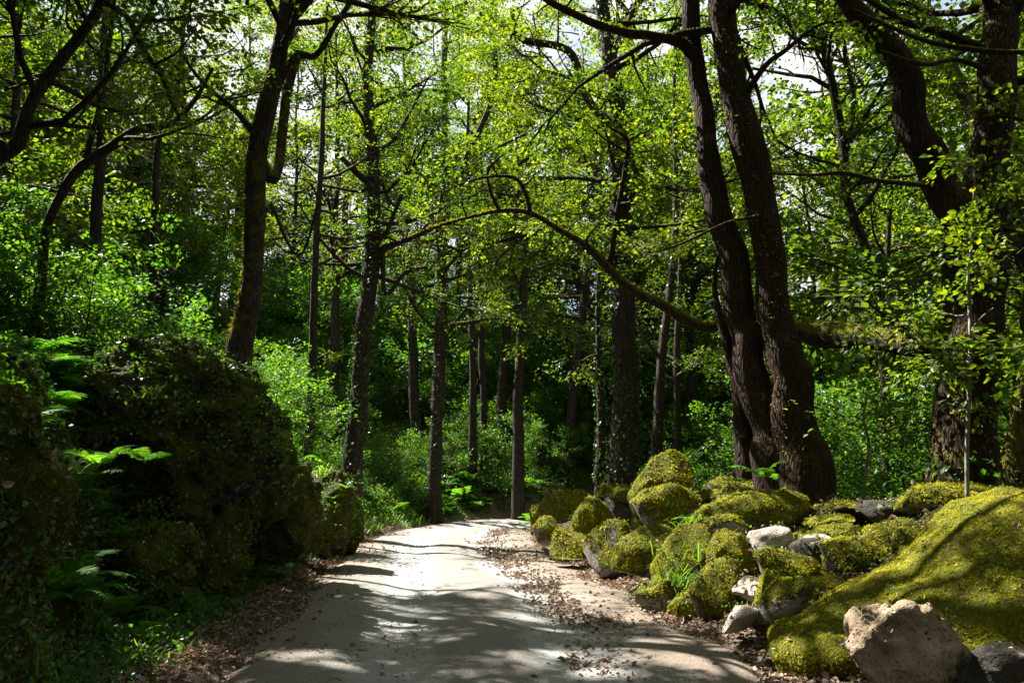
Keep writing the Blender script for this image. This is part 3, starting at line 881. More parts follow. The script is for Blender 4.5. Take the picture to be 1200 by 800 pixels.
# openings that let light flecks reach the rocks of the shady bank
_bf = np.vstack(BANK_PTS); _bf = _bf[(_bf[:, 3:] @ SUN > .2) & (_bf[:, 3] > -.35)]
_bf = _bf[fr_.permutation(len(_bf))[:60]]
_br = fr_.uniform(.10, .32, len(_bf))
GP = np.vstack([GP, _bf[:, :3]]); GR = np.concatenate([GR, _br]); GT = np.concatenate([GT, np.full(len(_bf), .25)])

# ------------------------------------------------------------------ trees
TREE_ROOTS = []
TREE_LAST = [None]
def path_px(pts, per=5, jit=0.0, seed=0):
    P = np.array([pix(a, b, d) for a, b, d, w in pts]); R = np.array([w * .5 * pix_scale(d) for a, b, d, w in pts])
    PR = catmull(np.hstack([P, R[:, None]]), per)
    P, R = PR[:, :3], np.maximum(PR[:, 3], .004)
    if jit:
        P = P + (R * jit)[:, None] * np.stack([fbm(P * 1.3 + 9 * k, seed + k, 2) for k in range(3)], 1)
    return P, R

def ivy_on(path, radii, rng, n, leaf=.07, reach=1.0):
    q = rng.random(n) * (len(path) - 1.001); a = q.astype(int); w = (q - a)[:, None]
    p = path[a] * (1 - w) + path[a + 1] * w; r = (radii[a] * (1 - w[:, 0]) + radii[a + 1] * w[:, 0])
    t = norm_rows(path[a + 1] - path[a])
    o = rand_unit(rng, n); o = norm_rows(o - t * (o * t).sum(1)[:, None])
    keep = vnoise(p * 1.5 + o * 1.2, 8) > .38
    P = p + o * (r * rng.uniform(.95, 1.25, n) + leaf * .5 * reach * rng.random(n))[:, None]
    D = norm_rows(np.array([0, 0, -1.0]) + o * .5 + rng.normal(0, .5, (n, 3)))
    N = norm_rows(o + rng.normal(0, .35, (n, 3)))
    return Leaves(P, D, N, leaf * rng.uniform(.5, 1.3, n)).sel(keep)

def moss_sleeve(path, radii, rng, n, size, side):
    """Tufts of moss on one side of a trunk."""
    side = np.array(side, float); side /= np.linalg.norm(side)
    q = rng.random(n) * (len(path) - 1.001); a = q.astype(int); w = (q - a)[:, None]
    p = path[a] * (1 - w) + path[a + 1] * w; r = (radii[a] * (1 - w[:, 0]) + radii[a + 1] * w[:, 0])
    t = norm_rows(path[a + 1] - path[a])
    o = rand_unit(rng, n); o = norm_rows(o - t * (o * t).sum(1)[:, None])
    keep = (o @ side) + .9 * (vnoise(p * 2.5 + o, 12) - .5) > .25
    P = (p + o * (r * 1.0)[:, None])[keep]; o = o[keep]; n = len(P)
    d = norm_rows(o + rng.normal(0, .6, (n, 3)) + np.array([0, 0, -.25])); s = norm_rows(np.cross(d, rand_unit(rng, n)))
    ln = (size * rng.uniform(.6, 1.5, n))[:, None]; wd = (size * .3 * rng.uniform(.7, 1.3, n))[:, None]
    V = np.stack([P - s * wd, P + s * wd, P + d * ln], 1).reshape(-1, 3)
    return V, np.arange(len(V)).reshape(-1, 3)

def tree_px(name, label, trunk, branches=(), bark=None, seed=1, segs=14, rough=.12, crown=None, ivy=0, moss=None, group=None, crown_mat=None, extra=None, cat="tree"):
    """A tree drawn from the photograph: trunk and limbs as (px, py, distance, width px)."""
    rng = np.random.default_rng(seed)
    P, R = path_px(trunk, 6, .25, seed)
    g = ground_at(P[0][0], P[0][1])
    # root flare reaching into the ground
    low = P[0].copy(); low[2] = min(P[0][2], g) - .25
    P = np.vstack([low, P]); R = np.concatenate([[R[0] * 1.35], R])
    base = np.array([P[0][0], P[0][1], g])
    root = thing(name, label, cat, base, group)
    bark = bark or BARK
    V, Q = tube(P, R, segs, rough, seed)
    tr = obj("trunk", mesh_np(name + "_trunk", V - base, Q, smooth=True), bark, root)
    leaves, twigs = [], []
    for bi, b in enumerate(branches):
        opts = b[1] if isinstance(b, tuple) and isinstance(b[1], dict) else {}
        pts = b[0] if opts or isinstance(b, tuple) else b
        BP, BR = path_px(pts, 6, .6, seed + 20 + bi)
        V, Q = tube(BP, BR, max(6, segs - 4), rough, seed + bi)
        TREE_LAST[0] = obj("branch", mesh_np(name + "_branch", V - base, Q, smooth=True), opts.get('bark', bark), root)
        if opts.get('moss'):
            V, T = moss_sleeve(BP, BR, rng, opts['moss'], .035, (-.3, -.1, .9))
            mo = obj("moss", mesh_np(name + "_branch_moss", V - base, T=T), MOSS_TUFT, TREE_LAST[0])
            mo['kind'] = 'stuff'
        nl = opts.get('limbs', 0)
        if nl:
            tb, lv = sprout(BP, BR, rng, opts.get('from', .3), nl, opts.get('spread', 1.5), .25, opts.get('leafy', 1.0) * 1.5, .3, .8, opts.get('leaf', 1.0))
            twigs += tb; leaves.append(lv)
    if crown:
        for (f0, nl, sp, opts) in crown:
            tb, lv = sprout(P, R, rng, f0, nl, sp, opts.get('up', .35), opts.get('leafy', 1.0) * 1.7, opts.get('top', .4), opts.get('spray', 1.0), opts.get('leaf', 1.0))
            twigs += tb; leaves.append(lv)
    if twigs:
        V, Q = join_tubes([t for t in twigs if keep_tube(t)])
        o = obj("twigs", mesh_np(name + "_twigs", V - base, Q, smooth=True), bark, root)
        o['kind'] = 'stuff'
    if leaves:
        lv = Leaves.cat(leaves)
        lv = lv.sel(keep_leaves(lv.P, rng))
        obj("crown", lv.mesh(name + "_crown", LEAF_V if base[1] < 10.5 else FAR_V, base), crown_mat or LEAF, root)
    if ivy:
        iv = ivy_on(P[1:], R[1:], rng, ivy, .075)
        obj("ivy", iv.mesh(name + "_ivy", IVY_V, base), IVY, root)
    if moss:
        n, size, side = moss
        V, T = moss_sleeve(P[1:], R[1:], rng, n, size, side)
        o = obj("moss", mesh_np(name + "_moss", V - base, T=T), MOSS_TUFT, root)
        o['kind'] = 'stuff'
    TREE_ROOTS.append((base[0], base[1]))
    return root

# -- shady bank
tree_px("oak_tree", "big oak leaning on top of the shady bank, moss down its sunward edge",
    [(276, 450, 11, 39.1), (284, 400, 11, 30.6), (294, 340, 11, 25.5), (297, 280, 11, 23.8), (299, 220, 11, 23.8), (303, 170, 11, 24.6), (318, 110, 11, 22.9), (330, 50, 11, 20.4), (338, -10, 11, 20.4), (345, -120, 11, 17.0), (350, -260, 11, 11.0), (352, -400, 11.2, 5.1)],
    [[(300, 178, 11, 17.0), (322, 210, 11.2, 12.8), (330, 170, 11.4, 12.8), (336, 110, 11.5, 11.9), (350, 60, 11.6, 10.2)],
     ([(318, 110, 11, 11.9), (350, 68, 11, 10.2), (372, 66, 11, 8.5), (400, 20, 10.8, 6.8), (440, -40, 10.6, 5.1)], dict(limbs=6, spread=1.3)),
     ([(300, 160, 11, 10.2), (275, 130, 10.8, 6.8), (240, 100, 10.6, 5.1), (210, 60, 10.5, 3.4)], dict(limbs=5, spread=1.1)),
     ([(334, 30, 11, 13.6), (420, -60, 10.8, 11.0), (540, -110, 10.5, 9.3), (680, -135, 10.1, 7.6), (820, -150, 9.7, 6.0), (930, -160, 9.3, 3.4)], dict(limbs=16, spread=1.9, leafy=1.5, **{'from': .25})),  # high limbs out of frame, added to shade the mound and track
     ([(336, -40, 11, 11.9), (480, -170, 10.2, 9.3), (620, -240, 9.5, 6.8), (760, -290, 8.8, 4.2)], dict(limbs=12, spread=1.9, leafy=1.4, **{'from': .3})),
     [(318, 240, 11, 5.1), (350, 300, 10.9, 3.4), (372, 240, 10.8, 3.4), (365, 215, 10.8, 2.5)]],
    bark=BARK_MOSS, seed=101, crown=[(.60, 22, 3.6, dict(up=.2, top=.2))], moss=(2600, .045, (-.8, .3, .3)))

tree_px("oak_tree", "dark ivy-ridden trunk on the slope left of the track's bend",
    [(412, 565, 20, 26), (418, 500, 20, 22), (424, 430, 20, 20), (428, 370, 20, 19), (436, 300, 20, 19), (438, 230, 20, 16), (436, 170, 20, 15), (430, 100, 20, 12), (436, 20, 20, 10), (440, -60, 20, 6)],
    [([(436, 305, 20, 11), (455, 288, 20, 9), (480, 280, 19.8, 6), (505, 270, 19.6, 4), (530, 250, 19.5, 2)], dict(limbs=5, spread=1.5)),
     ([(434, 215, 20, 10), (415, 200, 20, 8), (400, 185, 19.8, 6)], dict(limbs=3, spread=1.5)),
     [(448, 300, 20, 7), (452, 345, 19.8, 5), (475, 320, 19.7, 5), (500, 312, 19.6, 4)]],
    seed=102, segs=10, crown=[(.40, 34, 4.2, dict(up=.2))], ivy=2600)
tree_px("oak_tree", "straight ivy-wrapped trunk rising from the verge just before the bend",
    [(509, 598, 27.5, 17), (510, 540, 27.5, 14), (513, 470, 27.5, 14), (517, 390, 27.5, 14), (518, 320, 27.5, 13), (518, 270, 27.5, 12), (522, 180, 27.5, 10), (520, 90, 27.5, 8), (524, -20, 27.5, 5)],
    [([(518, 275, 27.5, 9), (540, 200, 27.5, 8), (575, 120, 27, 7), (580, 60, 26.5, 6), (560, 10, 26.5, 4)], dict(limbs=6, spread=2.2))],
    seed=103, segs=10, crown=[(.36, 36, 4.6, dict(up=.2, leafy=1.4, leaf=1.15))], ivy=2000)
tree_px("thin_tree", "thin straight dark stem, nearer of the close pair beyond the bend",
    [(555, 462, 32, 9), (553, 400, 32, 8), (552, 340, 32, 8), (551, 290, 32, 7), (548, 200, 32, 5), (550, 100, 32, 3)], seed=104, segs=7, crown=[(.36, 24, 4.0, dict(leaf=1.2, leafy=1.3))], group="close pair of thin stems")
tree_px("thin_tree", "thin slightly kinked dark stem, right partner of the close pair",
    [(567, 462, 34, 8), (564, 420, 34, 8), (565, 370, 34, 7), (563, 310, 34, 7), (566, 240, 34, 5), (560, 120, 34, 3)], seed=105, segs=7, crown=[(.36, 24, 4.0, dict(leaf=1.2, leafy=1.3))], group="close pair of thin stems")
tree_px("forked_tree", "small forked tree with candelabra limbs in the bright gap",
    [(607, 520, 30, 13), (608, 460, 30, 12), (611, 400, 30, 11), (613, 350, 30, 10), (614, 310, 30, 6), (618, 270, 30, 4)],
    [([(611, 372, 30, 7), (600, 345, 29.8, 5), (585, 340, 29.6, 4), (572, 325, 29.5, 3)], dict(limbs=4, spread=1.2)),
     ([(611, 395, 30, 6), (622, 378, 29.8, 5), (630, 362, 29.6, 3), (642, 350, 29.6, 2)], dict(limbs=4, spread=1.2)),
     ([(613, 345, 30, 5), (603, 320, 30, 4), (598, 295, 30, 3)], dict(limbs=3, spread=1.2))],
    seed=106, segs=8, crown=[(.8, 5, 1.6, dict())])

# -- behind the wall
tree_px("oak_tree", "stout ivy-speckled trunk rising behind the tall crested boulder",
    [(732, 585, 17, 40), (733, 540, 17, 33), (733, 470, 17, 29), (730, 400, 17, 28), (728, 330, 17, 28), (727, 260, 17, 26), (725, 190, 17, 24), (722, 120, 17, 22), (712, 50, 17, 19), (703, -20, 17, 16), (700, -140, 17, 10), (702, -260, 17, 5)],
    [([(725, 255, 17, 14), (745, 215, 16.6, 9), (735, 170, 16.4, 7), (700, 130, 16, 6), (680, 90, 16, 4)], dict(limbs=6, spread=1.6)),
     ([(722, 150, 17, 12), (690, 120, 16.8, 9), (665, 60, 16.6, 10), (610, 45, 16.4, 8), (600, 10, 16.3, 6)], dict(limbs=5, spread=1.4)),
     ([(716, 70, 17, 12), (740, 20, 17, 9), (760, -30, 17, 6)], dict(limbs=4, spread=1.8))],
    seed=107, segs=14, crown=[(.42, 36, 4.4, dict(up=.2, top=.2, leafy=1.5))], ivy=3600)
tree_px("thin_tree", "short dark ivy-clad stem standing just left of the stout trunk",
    [(703, 570, 20, 12), (704, 520, 20, 11), (703, 470, 20, 10), (702, 420, 20, 8), (700, 360, 20, 5), (704, 280, 20, 3)], seed=108, segs=8, crown=[(.5, 7, 1.4, dict(leafy=.8))], ivy=500)
tree_px("oak_tree", "slim dark trunk with a side arm right of the stout trunk",
    [(769, 560, 22, 14), (771, 500, 22, 13), (774, 440, 22, 11), (780, 380, 22, 10), (787, 320, 22, 8), (792, 240, 22, 7), (790, 120, 22, 5), (792, 20, 22, 3)],
    [([(775, 420, 22, 7), (762, 405, 22, 5), (750, 385, 22, 4), (745, 365, 22, 2)], dict(limbs=2, spread=1.0))], seed=109, segs=8, crown=[(.45, 12, 2.6, dict())], ivy=400)
tree_px("thin_tree", "straight thin stem close behind the slim dark trunk",
    [(794, 560, 25, 9), (794, 480, 25, 8), (793, 420, 25, 8), (796, 340, 25, 6), (800, 220, 25, 4)], seed=110, segs=7, crown=[(.4, 20, 3.2, dict(leafy=1.2))])

# the twin trunks share a stool and lean together
tree_px("twin_oak", "great leaning twin-stemmed oak behind the wall, stems crossing out of the frame",
    [(942, 585, 11.6, 70), (940, 540, 11.6, 60), (932, 500, 11.6, 52), (925, 450, 11.6, 48), (914, 390, 11.6, 42), (904, 330, 11.6, 38), (899, 280, 11.6, 37), (893, 235, 11.6, 36), (876, 165, 11.6, 40), (863, 110, 11.6, 34), (854, 50, 11.6, 33), (846, -5, 11.6, 33), (836, -110, 11.6, 28), (815, -260, 11.8, 18), (800, -400, 12, 8)],
    [[(908, 580, 11.9, 54), (900, 520, 12, 46), (888, 460, 12, 40), (877, 410, 12, 36), (866, 350, 12, 34), (857, 300, 12, 34), (848, 265, 12, 32), (835, 215, 12, 29), (825, 165, 12, 25), (817, 100, 12, 23), (812, 40, 12, 22), (806, -20, 12, 22), (790, -140, 12, 16), (770, -300, 12, 8)],
     ([(818, 75, 12, 18), (800, 52, 11.9, 14), (765, 42, 11.7, 12), (735, 38, 11.5, 11), (700, 28, 11.3, 10), (665, 12, 11.1, 9), (640, 0, 11, 8), (600, -30, 10.8, 5)], dict(limbs=3, spread=.7, leafy=.6, moss=700, **{'from': .7})),
     ([(862, 130, 11.6, 10), (895, 80, 11.3, 7), (920, 60, 11.1, 6), (960, 30, 11, 4), (1000, 26, 11, 3)], dict(limbs=3, spread=.8, leafy=.6)),
     [(875, 560, 12.4, 30), (868, 500, 12.4, 22), (862, 440, 12.4, 17), (852, 400, 12.4, 14), (843, 370, 12.4, 9), (838, 330, 12.4, 6), (842, 300, 12.3, 4), (850, 285, 12.3, 3)],
     [(898, 250, 11.6, 6), (880, 255, 11.2, 4), (850, 262, 10.9, 3), (800, 285, 10.6, 3), (770, 295, 10.4, 2)]],
    bark=BARK_RED, seed=111, segs=20, rough=.15, crown=[(.74, 22, 4.0, dict(up=.15, top=.2))], moss=(2500, .035, (-.3, -.2, .4)))

# the oak with the long arching limb
tree_px("limbed_oak", "massive forked oak at the right sending a long arching mossy limb across",
    [(1128, 600, 10.0, 84.5), (1130, 560, 10, 72.2), (1133, 500, 10, 65.1), (1136, 440, 10, 63.4), (1140, 380, 10, 65.1), (1144, 330, 10, 70.4), (1150, 280, 10, 68.6), (1156, 220, 10, 51.0), (1162, 160, 10, 45.8), (1166, 100, 10, 44.0), (1170, 40, 10, 42.2), (1172, -20, 10, 40.5), (1176, -160, 10, 29.9), (1180, -320, 10, 14.1)],
    [[(1140, 310, 10, 54), (1122, 262, 10, 48), (1100, 210, 10, 42), (1086, 170, 9.9, 38), (1066, 100, 9.8, 36), (1040, 55, 9.7, 30), (1010, 20, 9.6, 27), (985, -10, 9.5, 24), (940, -80, 9.4, 16), (900, -150, 9.3, 8)],
     ([(1128, 410, 10.1, 30.0), (1095, 408, 10.6, 26.0), (1060, 404, 11, 26.0), (1020, 396, 11.6, 27.0), (990, 396, 12.2, 30.0), (962, 392, 12.8, 31.0), (930, 386, 13.2, 18.0), (890, 384, 13.4, 13.9), (845, 381, 13.5, 13.9), (815, 380, 13.5, 13.1), (775, 356, 13.5, 12.3), (745, 342, 13.5, 12.3), (722, 322, 13.5, 11.5), (692, 290, 13.5, 9.8), (660, 272, 13.5, 7.4), (622, 250, 13.5, 6.6), (585, 247, 13.5, 4.9), (550, 254, 13.5, 4.1), (510, 266, 13.5, 3.3), (480, 278, 13.5, 1.6)], dict(limbs=9, spread=1.0, leafy=.7, bark=BARK_MOSS, moss=4200, **{'from': .62})),
     ([(622, 252, 13.5, 6), (615, 225, 13.4, 5), (600, 208, 13.3, 4), (560, 210, 13.2, 3), (520, 225, 13.1, 2)], dict(limbs=5, spread=.8, leafy=.8)),
     ([(585, 247, 13.5, 5), (575, 225, 13.4, 4), (572, 200, 13.3, 3), (590, 180, 13.2, 2)], dict(limbs=4, spread=.8)),
     ([(715, 310, 13.5, 8), (722, 260, 13.2, 6), (733, 200, 13, 6), (735, 165, 12.8, 5), (715, 150, 12.6, 3)], dict(limbs=5, spread=1.1)),
     ([(1158, 300, 10, 34), (1185, 290, 10.1, 30), (1230, 270, 10.2, 26)], dict()),
     ([(1076, 402, 10.9, 8), (1050, 380, 10.5, 4), (1030, 365, 10.2, 3), (1010, 350, 10, 2)], dict(limbs=5, spread=.5, leafy=1.6, leaf=1.0)),
     ([(1100, 220, 10, 9), (1070, 216, 9.8, 6), (1030, 212, 9.6, 6), (990, 203, 9.4, 6), (950, 205, 9.3, 4), (900, 203, 9.2, 3)], dict(bark=BARK_MOSS)),
     ([(1200, 62, 8.5, 6), (1150, 60, 8.6, 7), (1090, 50, 8.6, 6), (1050, 35, 8.7, 5), (1000, 12, 8.7, 4)], dict(bark=BARK_MOSS, limbs=2, spread=.5)),
     ([(1168, 90, 10, 8), (1120, 70, 9.7, 6), (1080, 75, 9.4, 6), (1030, 60, 9.2, 4)], dict(bark=BARK_MOSS))],
    bark=BARK_RED, seed=112, segs=22, rough=.16, crown=[(.70, 18, 3.6, dict(up=.2, top=.2)), (.30, 8, .8, dict(up=0., leafy=1.6, spray=.7))], moss=(2200, .04, (-.7, -.4, .3)))
tree_px("sapling", "pale whip-thin sapling in front of the massive forked oak",
    [(1133, 590, 8.6, 5), (1133, 520, 8.6, 5), (1136, 440, 8.6, 5), (1137, 380, 8.6, 4.5), (1134, 320, 8.6, 4), (1139, 280, 8.6, 3.5), (1142, 200, 8.6, 2)],
    [([(1135, 432, 8.6, 4), (1110, 420, 8.7, 3), (1085, 402, 8.8, 3), (1060, 380, 9, 2)], dict(limbs=3, spread=.35, leafy=2.2, bark=BARK_GREY)),
     ([(1136, 390, 8.6, 3), (1150, 372, 8.5, 2), (1165, 360, 8.4, 2)], dict(bark=BARK_GREY))],
    bark=BARK_GREY, seed=113, segs=7, crown=[(.35, 9, .45, dict(leafy=2.0, spray=.7))])
tree_px("sapling", "bare grey sapling with a crooked top beside the massive oak's foot",
    [(1012, 600, 10.8, 5), (1014, 560, 10.8, 4), (1018, 520, 10.8, 4), (1012, 490, 10.8, 3), (1016, 460, 10.8, 2)], bark=BARK_GREY, seed=114, segs=6, crown=[(.4, 4, .5, dict())])
tree_px("thin_tree", "wavy slender trunk high between the twin oak and the forked oak",
    [(1040, 590, 15, 13), (1038, 520, 15, 12), (1036, 440, 15, 12), (1026, 360, 15, 11), (1014, 290, 15, 11), (992, 230, 15, 11), (988, 170, 15, 11), (975, 100, 15, 10), (962, 40, 15, 9), (958, -20, 15, 7), (950, -120, 15, 4)],
    [([(988, 180, 15, 7), (1000, 120, 15, 6), (990, 60, 15, 5), (985, 0, 15, 3)], dict(limbs=3, spread=1.1)),
     ([(985, 160, 15, 6), (1030, 150, 14.8, 5), (1050, 130, 14.6, 4)], dict(limbs=2, spread=.8))],
    seed=115, segs=9, crown=[(.45, 22, 3.2, dict(leafy=1.3))], bark=BARK)
tree_px("thin_tree", "dark bent trunk with a mossy lower bole at the right edge",
    [(1190, 600, 9.4, 40), (1192, 540, 9.4, 30), (1196, 490, 9.4, 20), (1202, 420, 9.4, 16), (1208, 330, 9.4, 14), (1215, 200, 9.4, 12), (1220, 60, 9.4, 9)],
    [([(1196, 510, 9.4, 8), (1170, 470, 9.6, 5), (1150, 430, 9.8, 3)], dict(limbs=2, spread=.5))], bark=BARK_MOSS, seed=116, segs=12, crown=[(.5, 9, 1.9, dict())], moss=(900, .035, (-.8, -.2, .2)))
tree_px("thin_tree", "dark pole-like trunk seen under the arching limb",
    [(1042, 570, 17, 13), (1040, 500, 17, 12), (1042, 440, 17, 11), (1044, 400, 17, 9), (1040, 300, 17, 7), (1046, 200, 17, 4)], seed=117, segs=8, crown=[(.45, 16, 3.0, dict(leafy=1.2))])

# -- shady hillside at the left
tree_px("oak_tree", "dark double-limbed tree reaching in over the shady hillside",
    [(-60, 330, 8.5, 26.5), (-40, 250, 8.5, 21.8), (-10, 190, 8.5, 18.7), (20, 168, 8.5, 17.2), (36, 120, 8.5, 14.8), (65, 80, 8.5, 14.0), (95, 40, 8.5, 13.3), (118, 5, 8.5, 12.5), (135, -60, 8.5, 10.1), (150, -160, 8.5, 6.2)],
    [([(15, 175, 8.5, 9.4), (35, 150, 8.6, 7.0), (70, 146, 8.8, 6.2), (105, 150, 9, 4.7)], dict(limbs=3, spread=1.0)),
     ([(118, 0, 8.5, 7.8), (150, 20, 8.6, 7.8), (170, 60, 8.8, 7.0), (190, 90, 9, 6.2), (202, 120, 9.2, 4.7), (212, 138, 9.3, 3.1)], dict(limbs=3, spread=.9))],
    seed=118, segs=12, crown=[(.3, 14, 2.6, dict(up=.2))])
tree_px("oak_tree", "crooked dark tree whose limb bows over the ferny hillside",
    [(48, 330, 12, 12), (55, 270, 12, 11), (68, 235, 12, 11), (92, 198, 12, 12), (130, 172, 12, 12), (165, 150, 12, 11), (200, 145, 12, 8), (228, 118, 12, 6), (250, 80, 12, 4)],
    [([(100, 192, 12, 8), (118, 120, 12, 7), (130, 40, 12, 6), (140, -40, 12, 4)], dict(limbs=6, spread=1.8))],
    seed=119, segs=10, crown=[(.4, 12, 2.2, dict(up=.3))])
tree_px("oak_tree", "upright dark trunk among ferns on the shady hillside",
    [(110, 350, 15, 13), (112, 300, 15, 13), (114, 240, 15, 13), (118, 180, 15, 12), (120, 100, 15, 10), (124, 10, 15, 7), (126, -80, 15, 4)],
    seed=120, segs=9, crown=[(.35, 18, 3.0, dict(up=.2))])
tree_px("thin_tree", "thin dark trunk between the ferny hillside and the leaning oak",
    [(180, 320, 16, 9), (182, 240, 16, 9), (186, 170, 16, 8), (205, 120, 16, 7), (215, 40, 16, 5), (220, -40, 16, 3)], seed=121, segs=8, crown=[(.35, 14, 2.6, dict(up=.2))])
tree_px("thin_tree", "thin dark trunk in the shade right of the leaning oak",
    [(366, 410, 19, 10), (368, 350, 19, 9), (370, 290, 19, 8), (376, 200, 19, 7), (380, 100, 19, 5), (384, 0, 19, 3)], seed=122, segs=8, crown=[(.35, 14, 2.8, dict(up=.2))])

# ------------------------------------------------------------------ the rest of the wood
def tree_variant(seed, H, cb, spread, n_limb, r0, leafy=1.0, leaf=1.25):
    rng = np.random.default_rng(seed)
    P = wander((0, 0, -.4), (rng.normal(0, .05), rng.normal(0, .05), 1), H + .4, rng, 9, .09, .05)
    P = catmull(P, 3)
    R = np.linspace(1, .12, len(P)) ** .8 * r0
    tubes = [tube(P, R, 8, .12, seed)]
    tb, lv = sprout(P, R, rng, cb, n_limb, spread, .25, leafy, .45, 1.15, leaf)
    V, Q = join_tubes(tubes + tb)
    return dict(trunk=mesh_np("forest_trunk", V, Q, smooth=True), leaves=lv, crown=lv.mesh("forest_crown", FAR_V), H=H, spread=spread)

VAR = [tree_variant(301, 12, .28, 3.4, 26, .15, 2.7, 1.25), tree_variant(302, 14, .34, 3.8, 26, .17, 2.7, 1.25), tree_variant(303, 10, .20, 3.0, 24, .11, 2.7, 1.25),
       tree_variant(304, 13, .24, 3.2, 28, .12, 2.7, 1.25), tree_variant(305, 8, .14, 2.4, 22, .08, 2.7, 1.2), tree_variant(306, 15, .38, 4.0, 28, .19, 2.7, 1.25)]
VAR += [tree_variant(311, 13, .22, 3.6, 24, .14, 2.2, 1.5), tree_variant(312, 15, .30, 4.0, 24, .17, 2.2, 1.5), tree_variant(313, 9, .08, 3.0, 22, .09, 2.4, 1.5), tree_variant(314, 14, .18, 3.6, 26, .13, 2.2, 1.5)]
for v in VAR:
    v['trunk'].materials.append(BARK); v['crown'].materials.append(LEAF)
VAR_PRUNED = [0]

def forest_tree(x, y, vi, rz, sc, label, group, rng, name="forest_tree"):
    v = VAR[vi]
    z = ground_at(x, y)
    root = thing(name, label, "tree", (x, y, z), group)
    root.rotation_euler = (0, 0, rz); root.scale = (sc, sc, sc)
    obj("trunk", v['trunk'], None, root)
    c, s_ = math.cos(rz), math.sin(rz)
    lv = v['leaves']
    Pw = lv.P * sc; Pw = np.stack([Pw[:, 0] * c - Pw[:, 1] * s_ + x, Pw[:, 0] * s_ + Pw[:, 1] * c + y, Pw[:, 2] + z], 1)
    k = keep_leaves(Pw, rng)
    lost = 1 - k.mean()
    if lost > (.0015 if y < 19 else .01) and y < 50:
        VAR_PRUNED[0] += 1
        if group in ("oaks above the shady bank", "oaks arching over the viewpoint", "oaks behind the viewpoint"):
            k &= rng.random(len(k)) < .55
            lv = Leaves(lv.P, lv.D, lv.N, lv.S * 1.33)
        elif y >= 24:
            k &= rng.random(len(k)) < .62
            lv = Leaves(lv.P, lv.D, lv.N, lv.S * 1.25)
        me = lv.sel(k).mesh("forest_crown_open", FAR_V); me.materials.append(LEAF)
        obj("crown", me, None, root)
    else:
        obj("crown", v['crown'], None, root)
    TREE_ROOTS.append((x, y))

LIT = [(-4.5, 19), (-3.6, 23), (-2.2, 26.5), (0.5, 29), (3, 31), (-1.5, 31), (7, 17), (9, 21), (7, 25), (12, 25), (10, 15), (-6.5, 17), (14, 20), (-2, 36), (1.5, 39), (-6, 41), (5, 37), (-3, 46), (2.5, 48), (8, 44), (-9, 35), (0, 33), (3, 35), (-3, 40), (6, 42), (0, 44), (4, 50), (-1, 52)]
def in_clearing(x, y):
    for a, b in LIT:
        dx, dy = x - a, y - b
        t = dx * SUN_H[0] + dy * SUN_H[1]
        if 0 < t < 19 and abs(dx * SUN_H[1] - dy * SUN_H[0]) < (1.9 if t < 10 else 2.6): return True
    return False
frng = np.random.default_rng(77)
zones = [  # x range, y range, count, label, group, spacing
    ((-15, -5), (3, 15), 14, "oak shading the steep bank above the track", "oaks above the shady bank", 2.2),
    ((-22, -4.5), (16, 32), 26, "dark-stemmed oak on the wooded hillside", "oaks on the wooded hillside", 2.5),
    ((-14, 10), (26, 46), 22, "slender oak beyond the track's bend", "oaks beyond the bend", 2.6),
    ((5.5, 26), (14, 40), 26, "leafy oak in the hollow behind the mossy wall", "oaks behind the wall", 2.7),
    ((-34, 34), (46, 72), 40, "distant oak filling the far side of the wood", "distant oaks", 3.0),
    ((-40, -13), (28, 48), 22, "oak high on the far wooded hillside", "oaks high on the hillside", 3.0),
    ((-15, 15), (-15, 6), 24, "unseen oak added behind the viewpoint to block sky light", "oaks behind the viewpoint", 3.2),  # never in view, added to keep sky light off the scene
]
for (xr, yr, cnt, lab, grp, sp) in zones:
    made = tries = 0
    while made < cnt and tries < 4000:
        tries += 1
        x = frng.uniform(*xr); y = frng.uniform(*yr)
        s, ty = lateral([x], [y])
        if abs(s[0]) < 3.4: continue
        if min((x - a) ** 2 + (y - b) ** 2 for a, b in TREE_ROOTS) < sp * sp: continue
        if grp.startswith(("oaks on", "oaks beyond", "oaks behind the wall", "distant", "oaks high")) and in_clearing(x, y): continue
        if grp.startswith("oaks on") and y < 21 and -.52 * y < x < -.08 * y: continue
        if grp.startswith("oaks above") and x > -.68 * y - 1.0: continue
        if grp.startswith(("oaks beyond", "distant")) and -5 < x < 10 and y < 47: continue
        if grp.startswith("oaks beyond") and -13 < x < 2 and 31 < y < 45 and made % 3: continue
        if grp.startswith("oaks behind the wall") and x < 10 and 17 < y < 30: continue
        if grp.startswith("oaks behind the view") and abs(x) < .66 * y + 3.2: continue
        if grp.startswith("oaks beyond") and -1.5 < x < 6 and y < 30: continue
        vi = int(frng.integers(0, 6))
        if y > 27: vi = int(frng.choice([6, 7, 8, 9]))
        if grp.startswith("distant"): vi = int(frng.choice([6, 8, 8, 9]))
        big = 1.35 if grp.startswith(("oaks beyond", "distant", "oaks behind the wall", "oaks high")) else 1.0
        look = ("mid-sized", "tall", "low-crowned", "bushy", "short young", "broad tall", "full-crowned", "high-crowned", "low bushy", "thickly leaved")[vi]
        forest_tree(x, y, vi, frng.uniform(0, 6.28), frng.uniform(.85, 1.2) * big, look + " " + lab, grp, frng)
        made += 1
for x, y, vi, sc in [(-4.0, 53, 7, 1.7), (0.5, 57, 6, 1.8), (5.2, 51, 7, 1.7), (9.5, 47, 9, 1.7), (-11, 50, 7, 1.7), (13, 41, 7, 1.6), (18, 33, 7, 1.45), (23, 28, 6, 1.45)]:
    forest_tree(x, y, vi, frng.uniform(0, 6.28), sc, ("full-crowned", "high-crowned", "", "thickly leaved")[vi - 6] + " tall old oak topping the trees beyond the bend", "tall oaks beyond the bend", frng)
